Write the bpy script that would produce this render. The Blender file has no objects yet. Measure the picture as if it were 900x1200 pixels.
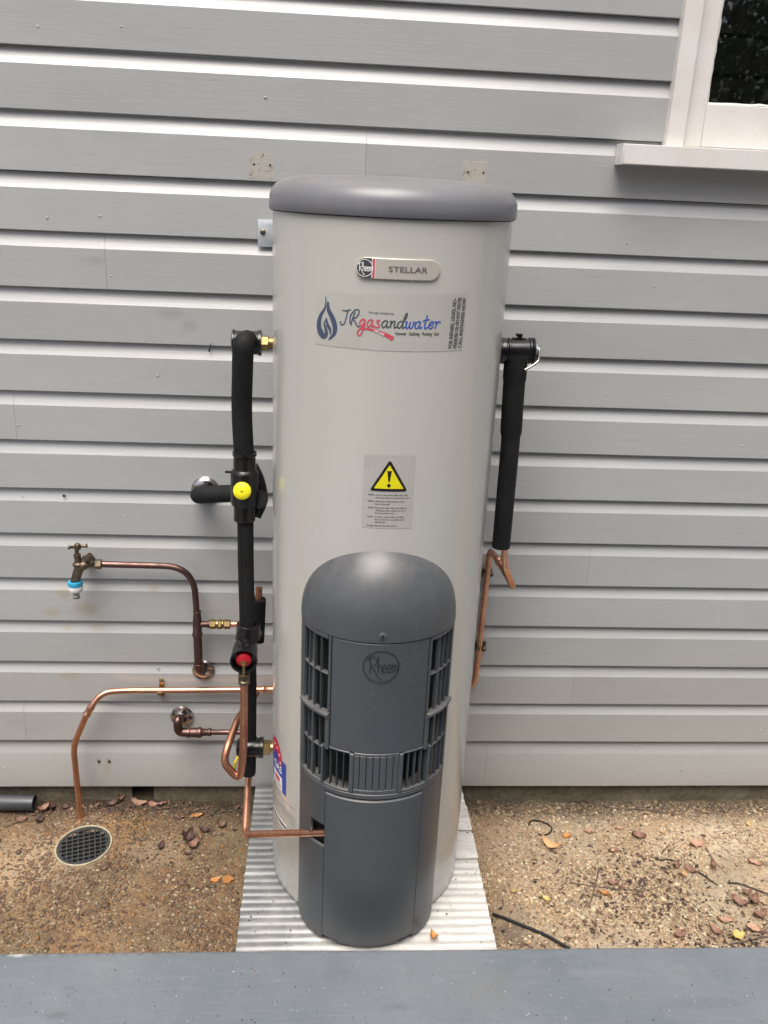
import bpy, bmesh, math, random
import numpy as np
from mathutils import Vector, Matrix, noise
R = math.radians
PI = math.pi
random.seed(7); rng = np.random.default_rng(7)
sc = bpy.context.scene
col = sc.collection

# ------------------------------------------------------------------ camera
CAM = Vector((-0.1448, -2.4239, 1.9504)); FPX = 1030.0
PITCH, YAW, ROLL = 0.35373, 0.07446, 0.04653
_fw = Vector((math.sin(YAW)*math.cos(PITCH), math.cos(YAW)*math.cos(PITCH), -math.sin(PITCH)))
_rt0 = Vector((math.cos(YAW), -math.sin(YAW), 0)); _up0 = _rt0.cross(_fw)
_rt = _rt0*math.cos(ROLL)+_up0*math.sin(ROLL); _up = -_rt0*math.sin(ROLL)+_up0*math.cos(ROLL)
cam_d = bpy.data.cameras.new('camera'); cam = bpy.data.objects.new('camera', cam_d); col.objects.link(cam)
m = Matrix.Identity(4)
for i in range(3): m[i][0] = _rt[i]; m[i][1] = _up[i]; m[i][2] = -_fw[i]; m[i][3] = CAM[i]
cam.matrix_world = m
cam_d.sensor_fit = 'VERTICAL'; cam_d.sensor_height = 24; cam_d.lens = FPX/1200*24
cam_d.clip_start = 0.05; cam_d.clip_end = 500
sc.camera = cam
def ray(u, v): return _fw*FPX+_rt*(u-450)-_up*(v-600)
def P(u, v, Y=0.0):
    d = ray(u, v); return CAM+d*((Y-CAM.y)/d.y)
def G(u, v, Z=0.0):
    d = ray(u, v); return CAM+d*((Z-CAM.z)/d.z)

# ------------------------------------------------------------------ light
SUN_EL, SUN_AZ = 66, 200      # azimuth: compass-like angle of the sun seen from above, from +Y clockwise
w = bpy.data.worlds.new('World'); sc.world = w; w.use_nodes = True
nt = w.node_tree; bg = nt.nodes['Background']
sky = nt.nodes.new('ShaderNodeTexSky'); sky.sky_type = 'NISHITA'; sky.sun_disc = False
sky.sun_elevation = R(SUN_EL); sky.sun_rotation = R(SUN_AZ); sky.air_density = 0.7; sky.dust_density = 7.0; sky.ozone_density = 0.3
nt.links.new(sky.outputs[0], bg.inputs[0]); bg.inputs[1].default_value = 0.12
sd = bpy.data.lights.new('sun', 'SUN'); sun = bpy.data.objects.new('sun', sd); col.objects.link(sun)
sd.energy = 1.7; sd.angle = R(42); sd.color = (1.0, 0.995, 0.955)
az, el = R(SUN_AZ), R(SUN_EL)
sdir = Vector((math.sin(az)*math.cos(el), math.cos(az)*math.cos(el), math.sin(el)))
sun.rotation_euler = sdir.to_track_quat('Z', 'Y').to_euler(); sun.location = (-3, -3, 6)
sc.view_settings.view_transform = 'Standard'; sc.view_settings.look = 'None'; sc.view_settings.gamma = 1
sc.view_settings.use_curve_mapping = False
sc.view_settings.exposure = 0.66

# ------------------------------------------------------------------ materials
class NB:
    def __init__(s, name):
        s.m = bpy.data.materials.new(name); s.m.use_nodes = True; s.t = s.m.node_tree
        s.b = s.t.nodes['Principled BSDF']
    def n(s, typ, **kw):
        x = s.t.nodes.new(typ)
        for k, v in kw.items():
            if k.startswith('i_'):
                key = k[2:]
                key = int(key) if key.isdigit() else key.replace('_', ' ')
                x.inputs[key].default_value = v
            else: setattr(x, k, v)
        return x
    def l(s, a, b): s.t.links.new(a, b); return s
    def setb(s, **kw):
        for k, v in kw.items():
            key = k.replace('_', ' ')
            if hasattr(v, 'links') or isinstance(v, bpy.types.NodeSocket): s.l(v, s.b.inputs[key])
            else: s.b.inputs[key].default_value = v
    def pos(s): return s.n('ShaderNodeNewGeometry').outputs['Position']
    def obj(s): return s.n('ShaderNodeTexCoord').outputs['Object']
    def mapping(s, vec, scale=(1, 1, 1), loc=(0, 0, 0)):
        x = s.n('ShaderNodeMapping'); x.inputs['Scale'].default_value = scale; x.inputs['Location'].default_value = loc
        s.l(vec, x.inputs['Vector']); return x.outputs[0]
    def noise(s, vec, scale=5, detail=4, rough=.5, dist=0):
        x = s.n('ShaderNodeTexNoise'); x.inputs['Scale'].default_value = scale; x.inputs['Detail'].default_value = detail
        x.inputs['Roughness'].default_value = rough; x.inputs['Distortion'].default_value = dist
        s.l(vec, x.inputs['Vector']); return x.outputs['Fac']
    def voro(s, vec, scale, feature='F1', out='Distance', rnd=1):
        x = s.n('ShaderNodeTexVoronoi'); x.feature = feature; x.inputs['Scale'].default_value = scale
        x.inputs['Randomness'].default_value = rnd
        s.l(vec, x.inputs['Vector']); return x.outputs[out]
    def ramp(s, fac, stops, interp='LINEAR'):
        x = s.n('ShaderNodeValToRGB'); x.color_ramp.interpolation = interp
        e = x.color_ramp.elements
        while len(e) < len(stops): e.new(.5)
        for q, (p_, c) in zip(e, stops):
            q.position = p_; q.color = (*c, 1) if not isinstance(c, (int, float)) else (c, c, c, 1)
        s.l(fac, x.inputs[0]); return x.outputs[0]
    def rng(s, v, a, b, c=0., d=1., smooth=False):
        x = s.n('ShaderNodeMapRange'); x.interpolation_type = 'SMOOTHSTEP' if smooth else 'LINEAR'
        for i, q in zip((1, 2, 3, 4), (a, b, c, d)): x.inputs[i].default_value = q
        s.l(v, x.inputs[0]); return x.outputs[0]
    def math(s, op, a, b=None, clamp=False):
        x = s.n('ShaderNodeMath'); x.operation = op; x.use_clamp = clamp
        for i, q in enumerate((a, b)):
            if q is None: continue
            if isinstance(q, (int, float)): x.inputs[i].default_value = q
            else: s.l(q, x.inputs[i])
        return x.outputs[0]
    def mix(s, fac, a, b, mode='MIX'):
        x = s.n('ShaderNodeMix'); x.data_type = 'RGBA'; x.blend_type = mode
        for i, q in ((0, fac), (6, a), (7, b)):
            if isinstance(q, (int, float)): x.inputs[i].default_value = q
            elif isinstance(q, tuple): x.inputs[i].default_value = (*q, 1)
            else: s.l(q, x.inputs[i])
        return x.outputs[2]
    def bump(s, h, strength=.2, dist=.001, normal=None):
        x = s.n('ShaderNodeBump'); x.inputs['Strength'].default_value = strength; x.inputs['Distance'].default_value = dist
        s.l(h, x.inputs['Height'])
        if normal is not None: s.l(normal, x.inputs['Normal'])
        s.l(x.outputs[0], s.b.inputs['Normal']); return x.outputs[0]
    def sep(s, vec):
        x = s.n('ShaderNodeSeparateXYZ'); s.l(vec, x.inputs[0]); return x.outputs
    def blob(s, pos, c, r, nz=None, k=.5):
        a = s.n('ShaderNodeVectorMath'); a.operation = 'SUBTRACT'; s.l(pos, a.inputs[0]); a.inputs[1].default_value = c
        b = s.n('ShaderNodeVectorMath'); b.operation = 'MULTIPLY'; s.l(a.outputs[0], b.inputs[0]); b.inputs[1].default_value = [1/q for q in r]
        l = s.n('ShaderNodeVectorMath'); l.operation = 'LENGTH'; s.l(b.outputs[0], l.inputs[0])
        d = l.outputs['Value']
        if nz is not None: d = s.math('ADD', d, s.math('MULTIPLY', s.math('SUBTRACT', nz, .5), k*2))
        return s.rng(d, .15, 1.15, 1, 0, True)

def simple(name, c, rough=.5, metal=0., spec=.5, var=.0, vscale=20, bump=0, bscale=60, coat=0):
    k = NB(name); p = k.obj()
    k.setb(Roughness=rough, Metallic=metal, Specular_IOR_Level=spec, Coat_Weight=coat)
    if var:
        nf = k.noise(p, vscale, 5, .6)
        k.setb(Base_Color=k.mix(k.rng(nf, .3, .7), tuple(q*(1-var) for q in c), tuple(min(1, q*(1+var)) for q in c)))
        k.setb(Roughness=k.rng(nf, .3, .7, max(.02, rough*(1-.3)), min(1, rough*1.25)))
    else: k.setb(Base_Color=(*c, 1))
    if bump: k.bump(k.noise(p, bscale, 4), bump, .001)
    return k.m

def paint_mat():
    k = NB('grey_wall_paint'); p = k.pos()
    st = k.noise(k.mapping(p, (6, 260, 260)), 1, 5, .6)
    big = k.noise(k.mapping(p, (1.3, 1, 3)), 1.6, 4, .55)
    fine = k.noise(p, 90, 4, .6)
    base = k.mix(k.rng(big, .3, .7), (.350, .364, .366), (.388, .400, .398))
    base = k.mix(k.rng(st, .35, .7, 0, .12), base, (.50, .51, .52))
    nz = k.noise(p, 38, 5, .65)
    def st_at(u, v, rx, rz): q = P(u, v, 0); return (q.x, 0, q.z), (rx, .1, rz)
    def add(base, lst, colr, amt):
        acc = None
        for a in lst:
            c_, r_ = st_at(*a); b = k.blob(p, c_, r_, nz, .75)
            acc = b if acc is None else k.math('MAXIMUM', acc, b)
        return k.mix(k.math('MULTIPLY', acc, amt), base, colr)
    base = add(base, [(75, 695, .03, .03), (102, 713, .045, .035), (113, 735, .03, .016), (78, 737, .03, .012), (180, 690, .022, .018),
                      (83, 792, .035, .018), (62, 718, .03, .02), (126, 900, .012, .045)], (.34, .29, .20), .55)
    base = add(base, [(200, 367, .05, .02), (222, 381, .03, .022), (112, 305, .05, .012), (75, 340, .02, .01)], (.27, .28, .29), .5)
    base = add(base, [(116, 892, .008, .012), (128, 892, .008, .012), (306, 197, .012, .01)], (.12, .06, .03), .7)
    base = add(base, [(600, 300, .1, .06), (560, 190, .03, .1)], (.40, .41, .38), .3)
    # paint spatter low on the right
    sp = k.voro(p, 60, out='Distance'); q = P(840, 850, 0)
    msk = k.blob(p, (q.x, 0, q.z), (.28, .1, .13), nz, .5)
    base = k.mix(k.math('MULTIPLY', k.rng(sp, .10, .14, 1, 0), k.math('MULTIPLY', msk, .7)), base, (.62, .62, .60))
    # grime creeping up the two lowest boards
    z = k.sep(p)[2]
    base = k.mix(k.math('MULTIPLY', k.rng(z, .75, .0, 0, 1), k.rng(nz, .3, .75, .12, .42)), base, (.33, .31, .27))
    hs = k.n('ShaderNodeHueSaturation'); k.l(base, hs.inputs['Color']); k.l(k.rng(k.n('ShaderNodeObjectInfo').outputs['Random'], 0, 1, .955, 1.045), hs.inputs['Value']); base = hs.outputs[0]
    blot = k.noise(k.mapping(p, (2, 1, 7)), 4, 6, .7, .8); base = k.mix(k.rng(blot, .55, .75, 0, .35), base, (.30, .30, .285))
    base = k.mix(k.rng(k.noise(k.mapping(p, (9, 1, 120)), 2, 4, .7), .60, .72, 0, .22), base, (.27, .275, .27))
    k.setb(Base_Color=base, Roughness=k.rng(st, .3, .7, .26, .38), Specular_IOR_Level=.6, Coat_Weight=.35, Coat_Roughness=.25)
    k.bump(k.math('ADD', k.math('MULTIPLY', st, .8), k.math('ADD', k.math('MULTIPLY', fine, .45), k.math('MULTIPLY', big, 2.0))), .3, .0016)
    return k.m
def white_mat():
    k = NB('white_window_paint'); p = k.pos()
    st = k.noise(k.mapping(p, (30, 30, 5)), 3, 5, .6); b = k.noise(p, 9, 5, .6)
    c = k.mix(k.rng(b, .35, .7), (.64, .625, .585), (.70, .69, .67))
    c = k.mix(k.rng(k.noise(p, 120, 3), .68, .74), c, (.5, .45, .38))
    k.setb(Base_Color=c, Roughness=.4); k.bump(k.math('ADD', st, b), .3, .0015)
    return k.m
def jacket_mat():
    k = NB('cream_steel_jacket'); p = k.obj()
    b = k.noise(k.mapping(p, (1.5, 1.5, .5)), 2, 0, .5)
    z = k.sep(p)[2]
    c = k.mix(k.rng(b, .3, .7), (.452, .453, .422), (.482, .482, .450))
    run = k.noise(k.mapping(p, (26, 26, 1.2)), 1.6, 5, .65); c = k.mix(k.math('MULTIPLY', k.rng(run, .45, .8, 0, 1), k.rng(z, .1, .6, .22, 0)), c, (.36, .34, .30))
    c = k.mix(k.rng(k.noise(p, 95, 3, .6), .69, .75, 0, .5), c, (.22, .19, .16))
    dirt = k.math('MULTIPLY', k.rng(z, .09, .45, 1, 0, True), k.rng(k.noise(p, 14, 5, .65), .35, .75, .1, .7))
    c = k.mix(dirt, c, (.30, .27, .23))
    k.setb(Base_Color=c, Roughness=.27, Specular_IOR_Level=.7, Coat_Weight=.5, Coat_Roughness=.16)
    dn = k.noise(k.mapping(p, (5, 5, 9)), 3, 3, .5)
    k.bump(k.math('MULTIPLY', k.math('SUBTRACT', dn, .5), k.rng(z, .1, .45, 3, 0)), .35, .004)
    return k.m
def plastic_mat(name, c, rough):
    k = NB(name); p = k.obj()
    n = k.noise(p, 5, 5, .6); f = k.noise(p, 420, 2, .5)
    cc = k.mix(k.rng(n, .3, .7), tuple(q*.92 for q in c), tuple(q*1.08 for q in c))
    cc = k.mix(k.rng(k.noise(p, 160, 2), .70, .76, 0, .5), cc, (.2, .19, .17))
    up = k.sep(k.n('ShaderNodeNewGeometry').outputs['Normal'])[2]
    dust = k.math('MULTIPLY', k.rng(up, .15, .95, 0, 1), k.rng(k.noise(p, 22, 5, .7), .3, .7, .05, .42)); cc = k.mix(dust, cc, (.27, .25, .225))
    cc = k.mix(k.rng(k.noise(k.mapping(p, (30, 30, 3)), 1.5, 5, .7), .60, .74, 0, .22), cc, tuple(q*1.7 for q in c))
    k.setb(Base_Color=cc, Roughness=k.rng(n, .3, .7, rough*.88, rough*1.12), Specular_IOR_Level=.5)
    k.bump(f, .12, .0006); return k.m
def copper_mat(name, c, dark, rough, amt):
    k = NB(name); p = k.obj()
    n = k.noise(p, 14, 6, .65); n2 = k.noise(p, 60, 4, .6)
    f = k.rng(k.math('ADD', n, k.math('MULTIPLY', n2, .35)), .55-amt*.2, .95-amt*.2)
    k.setb(Base_Color=k.mix(f, c, dark), Metallic=1.0, Roughness=k.rng(n, .3, .7, rough*.7, rough*1.5))
    k.bump(n2, .1, .0006); return k.m
def ground_mat():
    k = NB('exposed_aggregate'); p = k.pos(); s = k.sep(p)
    wob = k.n('ShaderNodeVectorMath'); wob.operation = 'ADD'; k.l(p, wob.inputs[0])
    wn = k.n('ShaderNodeTexNoise'); wn.inputs['Scale'].default_value = 30; k.l(p, wn.inputs['Vector'])
    sc_ = k.n('ShaderNodeVectorMath'); sc_.operation = 'SCALE'; k.l(wn.outputs['Color'], sc_.inputs[0]); sc_.inputs['Scale'].default_value = .012
    k.l(sc_.outputs[0], wob.inputs[1]); pp = wob.outputs[0]
    n1 = k.noise(p, 3.2, 5, .6); n2 = k.noise(p, 11, 5, .65); n3 = k.noise(p, 140, 4, .7)
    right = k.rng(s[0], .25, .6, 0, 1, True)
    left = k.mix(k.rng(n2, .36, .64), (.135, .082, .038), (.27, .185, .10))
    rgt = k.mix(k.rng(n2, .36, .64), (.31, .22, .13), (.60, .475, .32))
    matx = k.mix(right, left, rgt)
    matx = k.mix(k.rng(n1, .5, .66, 0, .65), matx, (.36, .19, .07))
    moss = k.math('MULTIPLY', k.rng(n1, .52, .38, 0, .55), 1.0)
    matx = k.mix(moss, matx, (.145, .135, .07))
    matx = k.mix(k.rng(n3, .3, .7, .0, .6), matx, (.09, .06, .038))
    for (u, v, rx, ry, cc_, a_) in [(25, 1015, .22, .16, (.40, .30, .19), .75), (150, 965, .16, .05, (.36, .22, .08), .6), (60, 1075, .2, .06, (.30, .19, .09), .5), (250, 1090, .14, .08, (.12, .075, .04), .6), (185, 1000, .12, .09, (.27, .21, .14), .6),
                                 (620, 1000, .2, .2, (.42, .33, .22), .5), (800, 1070, .25, .08, (.36, .32, .18), .5), (850, 980, .3, .12, (.62, .52, .38), .6), (600, 1095, .06, .05, (.06, .04, .028), .85), (860, 1095, .2, .04, (.08, .05, .035), .7)]:
        q_ = G(u, v, 0); matx = k.mix(k.math('MULTIPLY', k.blob(p, (q_.x, q_.y, 0), (rx, ry, .5), n2, .8), a_), matx, cc_)
    # small embedded stones as colour + relief
    v1 = k.voro(pp, 105, out='Color'); d1 = k.voro(pp, 105)
    v2 = k.voro(pp, 210, out='Color'); d2 = k.voro(pp, 210)
    h1 = k.sep(v1)[0]; h2 = k.sep(v2)[1]
    cols = [(0, (.07, .045, .035)), (.2, (.16, .09, .06)), (.4, (.28, .20, .13)), (.6, (.20, .17, .14)), (.75, (.36, .21, .10)), (.9, (.46, .38, .27)), (1, (.6, .55, .45))]
    c1 = k.ramp(h1, cols, 'CONSTANT'); c2 = k.ramp(h2, cols, 'CONSTANT')
    g1 = k.math('MULTIPLY', k.rng(d1, .42, .34, 0, 1), k.rng(k.sep(v1)[2], .35, .4, 0, .8))
    g2 = k.math('MULTIPLY', k.rng(d2, .42, .34, 0, 1), k.rng(k.sep(v2)[2], .3, .35, 0, .75))
    c = k.mix(g2, matx, c2); c = k.mix(g1, c, c1)
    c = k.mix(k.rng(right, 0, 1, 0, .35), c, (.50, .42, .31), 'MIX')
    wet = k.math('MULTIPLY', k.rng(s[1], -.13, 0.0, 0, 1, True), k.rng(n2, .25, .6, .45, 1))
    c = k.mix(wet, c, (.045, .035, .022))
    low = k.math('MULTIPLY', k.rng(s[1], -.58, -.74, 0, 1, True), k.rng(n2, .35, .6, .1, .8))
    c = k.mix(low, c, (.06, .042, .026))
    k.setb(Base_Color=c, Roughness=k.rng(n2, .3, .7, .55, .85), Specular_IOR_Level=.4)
    h = k.math('ADD', k.math('MULTIPLY', g1, 1.0), k.math('ADD', k.math('MULTIPLY', g2, .5), k.math('MULTIPLY', n3, .6)))
    k.bump(h, .9, .0022); return k.m
def plinth_mat():
    k = NB('mossy_plinth_concrete'); p = k.pos()
    n = k.noise(k.mapping(p, (1, 1, 2)), 9, 6, .7); n2 = k.noise(p, 70, 5, .7)
    c = k.mix(k.rng(n, .35, .65), (.10, .085, .055), (.19, .165, .12)); c = k.mix(k.rng(n2, .45, .7, 0, .7), c, (.05, .05, .028))
    k.setb(Base_Color=c, Roughness=.9); k.bump(n2, .8, .003); return k.m
def sheet_mat():
    k = NB('weathered_zinc_sheet'); p = k.pos(); s = k.sep(p)
    st = k.noise(k.mapping(p, (5, 55, 55)), 1.3, 6, .65, .6); n = k.noise(p, 7, 5, .6, .5); f = k.noise(p, 90, 4, .65)
    white = k.math('ADD', k.rng(s[0], -.34, .20, -.42, .9), k.math('ADD', k.rng(s[1], -.60, -.70, 0, .35), k.rng(n, .3, .7, 0, .75)), True)
    white = k.math('MULTIPLY', white, k.rng(st, .25, .65, .55, 1))
    c = k.mix(white, (.30, .32, .33), (.72, .70, .66)); c = k.mix(k.rng(k.noise(k.mapping(p, (3, 22, 10)), 2.3, 6, .7), .48, .7, 0, .45), c, (.34, .34, .33))
    c = k.mix(k.rng(f, .55, .75, 0, .5), c, (.38, .37, .34)); c = k.mix(k.rng(k.noise(p, 170, 2), .7, .74, 0, .85), c, (.12, .10, .08))
    k.setb(Base_Color=c, Metallic=k.rng(white, 0, 1, .65, .05), Roughness=k.rng(st, .3, .7, .35, .65))
    k.bump(k.math('ADD', st, f), .35, .001); return k.m
def deck_mat():
    e_y = G(450, 1113, .2).y
    k = NB('blue_grey_deck_paint'); p = k.pos()
    n = k.noise(p, 3.5, 6, .62, .4); st = k.noise(k.mapping(p, (3, 30, 1)), 3, 5, .6); f = k.noise(p, 240, 3, .6)
    c = k.mix(k.rng(n, .35, .68), (.135, .160, .182), (.180, .204, .222))
    c = k.mix(k.rng(st, .5, .72, 0, .3), c, (.22, .24, .25))
    nz = k.noise(p, 22, 5, .7)
    for u, v, rx, ry, cc, a in [(70, 1190, .035, .012, (.10, .12, .13), .6), (400, 1142, .05, .02, (.13, .15, .165), .5), (80, 1158, .02, .008, (.11, .13, .14), .5),
                                (570, 1160, .09, .07, (.20, .20, .185), .35), (22, 1119, .035, .008, (.5, .5, .48), .9), (465, 1180, .05, .012, (.12, .135, .15), .5), (700, 1140, .1, .02, (.21, .235, .255), .5), (830, 1175, .12, .02, (.12, .14, .16), .45)]:
        q = G(u, v, .2); c = k.mix(k.math('MULTIPLY', k.blob(p, tuple(q), (rx, ry, .2), nz, .8), a), c, cc)
    w_ = k.voro(p, 45); q = G(600, 1150, .2)
    c = k.mix(k.math('MULTIPLY', k.rng(w_, .07, .045, 0, .8), k.rng(k.noise(p, 9, 2), .48, .56, .0, 1)), c, (.55, .55, .52))
    c = k.mix(k.rng(k.noise(p, 100, 2), .74, .78, 0, .7), c, (.09, .08, .07))
    scr = k.noise(k.mapping(p, (3, 140, 1), (0, 0, 0)), 2, 5, .75, .5); c = k.mix(k.rng(scr, .60, .68, 0, .35), c, (.28, .30, .31))
    wn2 = k.noise(p, 60, 6, .75); c = k.mix(k.rng(wn2, .56, .72, 0, .4), c, (.10, .115, .13)); c = k.mix(k.rng(k.noise(p, 33, 5, .7), .60, .72, 0, .35), c, (.24, .26, .27))
    ch = k.math('MULTIPLY', k.rng(k.sep(p)[1], e_y-.012, e_y-.001, 0, 1), k.rng(wn2, .45, .6, 0, .8)); c = k.mix(ch, c, (.10, .10, .095))
    k.setb(Base_Color=c, Roughness=k.rng(wn2, .3, .7, .38, .62)); k.bump(k.math('ADD', k.math('MULTIPLY', f, .5), k.math('ADD', k.math('MULTIPLY', n, 2), wn2)), .5, .0014); return k.m
def patch_mat():
    k = NB('bare_scraped_timber'); p = k.pos()
    st = k.noise(k.mapping(p, (20, 150, 160)), 1, 5, .6); n = k.noise(p, 70, 5, .7)
    c = k.mix(k.rng(st, .35, .65), (.39, .385, .365), (.38, .355, .305)); c = k.mix(k.rng(k.noise(p, 34, 5, .75, 1.), .54, .63, 0, .9), c, (.20, .13, .075))
    k.setb(Base_Color=c, Roughness=.8); k.bump(k.math('ADD', st, n), .5, .001); return k.m
def leaf_mat(name, c1, c2, rough=.6):
    k = NB(name); p = k.obj(); inf = k.n('ShaderNodeObjectInfo').outputs['Random']
    n = k.noise(p, 120, 4, .6)
    c = k.mix(k.rng(n, .35, .7), c1, c2); c = k.mix(k.rng(k.noise(p, 300, 2), .62, .7, 0, .5), c, (.05, .025, .015))
    hsv = k.n('ShaderNodeHueSaturation'); k.l(c, hsv.inputs['Color']); k.l(k.rng(inf, 0, 1, .75, 1.3), hsv.inputs['Value'])
    k.setb(Base_Color=hsv.outputs[0], Roughness=rough); k.bump(n, .5, .001); return k.m
def glass_mat():
    k = NB('window_glass'); t = k.t
    tr = k.n('ShaderNodeBsdfTransparent'); tr.inputs[0].default_value = (.75, .78, .76, 1)
    gl = k.n('ShaderNodeBsdfGlossy'); gl.inputs['Roughness'].default_value = .015
    nb = k.n('ShaderNodeBump'); nb.inputs['Strength'].default_value = .0; nb.inputs['Distance'].default_value = .001
    k.l(k.noise(k.pos(), 3, 2), nb.inputs['Height']); k.l(nb.outputs[0], gl.inputs['Normal'])
    fr = k.n('ShaderNodeFresnel'); fr.inputs[0].default_value = 1.52
    mx = k.n('ShaderNodeMixShader'); k.l(k.math('MULTIPLY', fr.outputs[0], 4.5, True), mx.inputs[0]); k.l(tr.outputs[0], mx.inputs[1]); k.l(gl.outputs[0], mx.inputs[2])
    k.l(mx.outputs[0], t.nodes['Material Output'].inputs[0]); return k.m
def vcol_mat(name, attr, rough, bs=0):
    k = NB(name); a = k.n('ShaderNodeAttribute'); a.attribute_name = attr
    k.setb(Base_Color=a.outputs['Color'], Roughness=rough)
    if bs: k.bump(k.noise(k.pos(), bs, 3), .4, .0008)
    return k.m

M = dict(
    paint=paint_mat(), white=white_mat(), jacket=jacket_mat(),
    cowl=plastic_mat('dark_grey_moulded_plastic', (.060, .068, .077), .36),
    lid=plastic_mat('grey_lid_plastic', (.150, .157, .175), .34),
    emboss=simple('embossed_dark_grey', (.012, .013, .013), .5),
    black_void=simple('black_inside', (.004, .004, .005), .9),
    blackpl=simple('gloss_black_plastic', (.008, .008, .009), .24, var=.2, vscale=25, bump=.08, bscale=50),
    foam=simple('black_foam_lagging', (.010, .011, .012), .72, 0, .25, var=.25, vscale=18, bump=.35, bscale=260),
    copper=copper_mat('bright_copper', (.84, .47, .32), (.52, .25, .16), .30, .15),
    copper2=copper_mat('dull_copper', (.66, .34, .22), (.38, .18, .12), .36, .5),
    brown=copper_mat('aged_brown_copper', (.20, .12, .105), (.12, .075, .07), .42, .6),
    brass=copper_mat('brass', (.50, .37, .17), (.24, .17, .08), .34, .5),
    oldbrass=copper_mat('old_brass', (.26, .21, .15), (.13, .10, .075), .42, .6),
    chrome=copper_mat('chrome', (.62, .60, .58), (.30, .27, .25), .14, .3),
    galv=simple('galvanised_steel', (.55, .60, .63), .42, metal=.55, var=.12, vscale=40),
    steel=simple('steel_wire', (.45, .44, .40), .3, metal=1, var=.2),
    yellow=simple('yellow_plastic', (.80, .72, .01), .45, var=.06),
    red=simple('red_plastic', (.34, .008, .018), .3, var=.1),
    blue=simple('blue_plastic', (.03, .33, .55), .4, var=.1),
    whitepl=simple('white_plastic', (.68, .68, .66), .4, var=.06),
    pvc=simple('dark_grey_pvc', (.045, .050, .056), .42, var=.2, vscale=15, bump=.1),
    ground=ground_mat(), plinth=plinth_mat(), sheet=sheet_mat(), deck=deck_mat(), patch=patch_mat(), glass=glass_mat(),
    leaf_brown=leaf_mat('brown_dead_leaf', (.16, .085, .06), (.26, .145, .10)), leaf_dark=leaf_mat('dark_dead_leaf', (.06, .034, .03), (.11, .06, .05)),
    leaf_orange=leaf_mat('orange_dead_leaf', (.38, .15, .04), (.52, .26, .08)), leaf_pink=leaf_mat('pinkish_dead_leaf', (.30, .17, .115), (.41, .26, .18)),
    leaf_tan=leaf_mat('tan_dead_leaf', (.50, .29, .13), (.60, .38, .20)), leaf_yellow=leaf_mat('yellow_dead_leaf', (.42, .34, .10), (.52, .43, .16)),
    twig=simple('grey_brown_bark', (.12, .09, .07), .85, var=.3, vscale=60, bump=.5, bscale=200),
    twigdark=simple('dark_bark', (.04, .03, .025), .8, var=.3, vscale=60, bump=.4, bscale=200),
    rubber=simple('black_rubber', (.012, .012, .012), .5, var=.2),
    pebble=vcol_mat('pebble_stone', 'pcol', .55, 300), litter=vcol_mat('litter_bits', 'pcol', .8),
    drainrim=simple('cream_drain_rim', (.42, .38, .27), .5, var=.3, vscale=40), grate=simple('dark_grate_plastic', (.035, .04, .04), .4, var=.2),
    sticker_clear=simple('grey_green_label_film', (.425, .43, .40), .33, var=.05, vscale=8),
    sticker_silver=simple('silver_label_film', (.405, .402, .378), .30, var=.04, vscale=10),
    badge=simple('brushed_badge', (.50, .48, .43), .38, metal=.2),
    ink_black=simple('black_ink', (.012, .012, .012), .45), ink_navy=simple('navy_ink', (.055, .075, .13), .45), ink_char=simple('charcoal_ink', (.05, .07, .075), .45),
    ink_red=simple('red_ink', (.55, .07, .11), .45), ink_blue=simple('blue_ink', (.035, .09, .42), .45), ink_grey=simple('grey_ink', (.10, .10, .10), .5),
    ink_yellow=simple('yellow_ink', (.72, .66, .01), .4), ink_white=simple('white_ink', (.75, .75, .73), .45), gas_blue=simple('label_blue', (.02, .06, .36), .35), gas_red=simple('label_red', (.55, .03, .06), .35),
    ink_faded=simple('faded_print', (.22, .20, .18), .5),
    room=simple('dark_room', (.03, .03, .028), .8), slat=simple('dark_blind', (.07, .07, .062), .6),
    house=simple('neighbour_wall_paint', (.11, .105, .10), .6, var=.1, vscale=2), roofm=simple('neighbour_roof_tile', (.10, .06, .05), .8, var=.2),
    bark=simple('tree_bark', (.10, .08, .06), .9, var=.3, vscale=8, bump=.6, bscale=30), foliage=simple('tree_leaves', (.06, .09, .035), .5, var=.3, vscale=3),
)

# ------------------------------------------------------------------ builders
def ob(name, verts, faces, mat, parent=None, smooth=True, label=None, auto=None):
    me = bpy.data.meshes.new(name); me.from_pydata([tuple(v) for v in verts], [], faces); me.update()
    if mat: me.materials.append(mat)
    if smooth:
        me.shade_smooth()
        if auto is not False:
            bm = bmesh.new(); bm.from_mesh(me); bm.normal_update()
            lim = R(auto or 38)
            for e in bm.edges:
                if len(e.link_faces) == 2 and e.calc_face_angle(0) > lim: e.smooth = False
            bm.to_mesh(me); bm.free()
    o = bpy.data.objects.new(name, me); col.objects.link(o)
    if parent: o.parent = parent
    if label: o['label'] = label
    return o
def thing(name, label, cat, group=None, loc=(0, 0, 0)):
    o = bpy.data.objects.new(name, None); col.objects.link(o); o.empty_display_size = .05
    o['label'] = label; o['category'] = cat; o.location = loc
    if group: o['group'] = group
    return o
def tag(o, label, cat, group=None):
    o['label'] = label; o['category'] = cat
    if group: o['group'] = group
    return o
def struct(o): o['kind'] = 'structure'; return o
def stuff(o): o['kind'] = 'stuff'; return o
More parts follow.
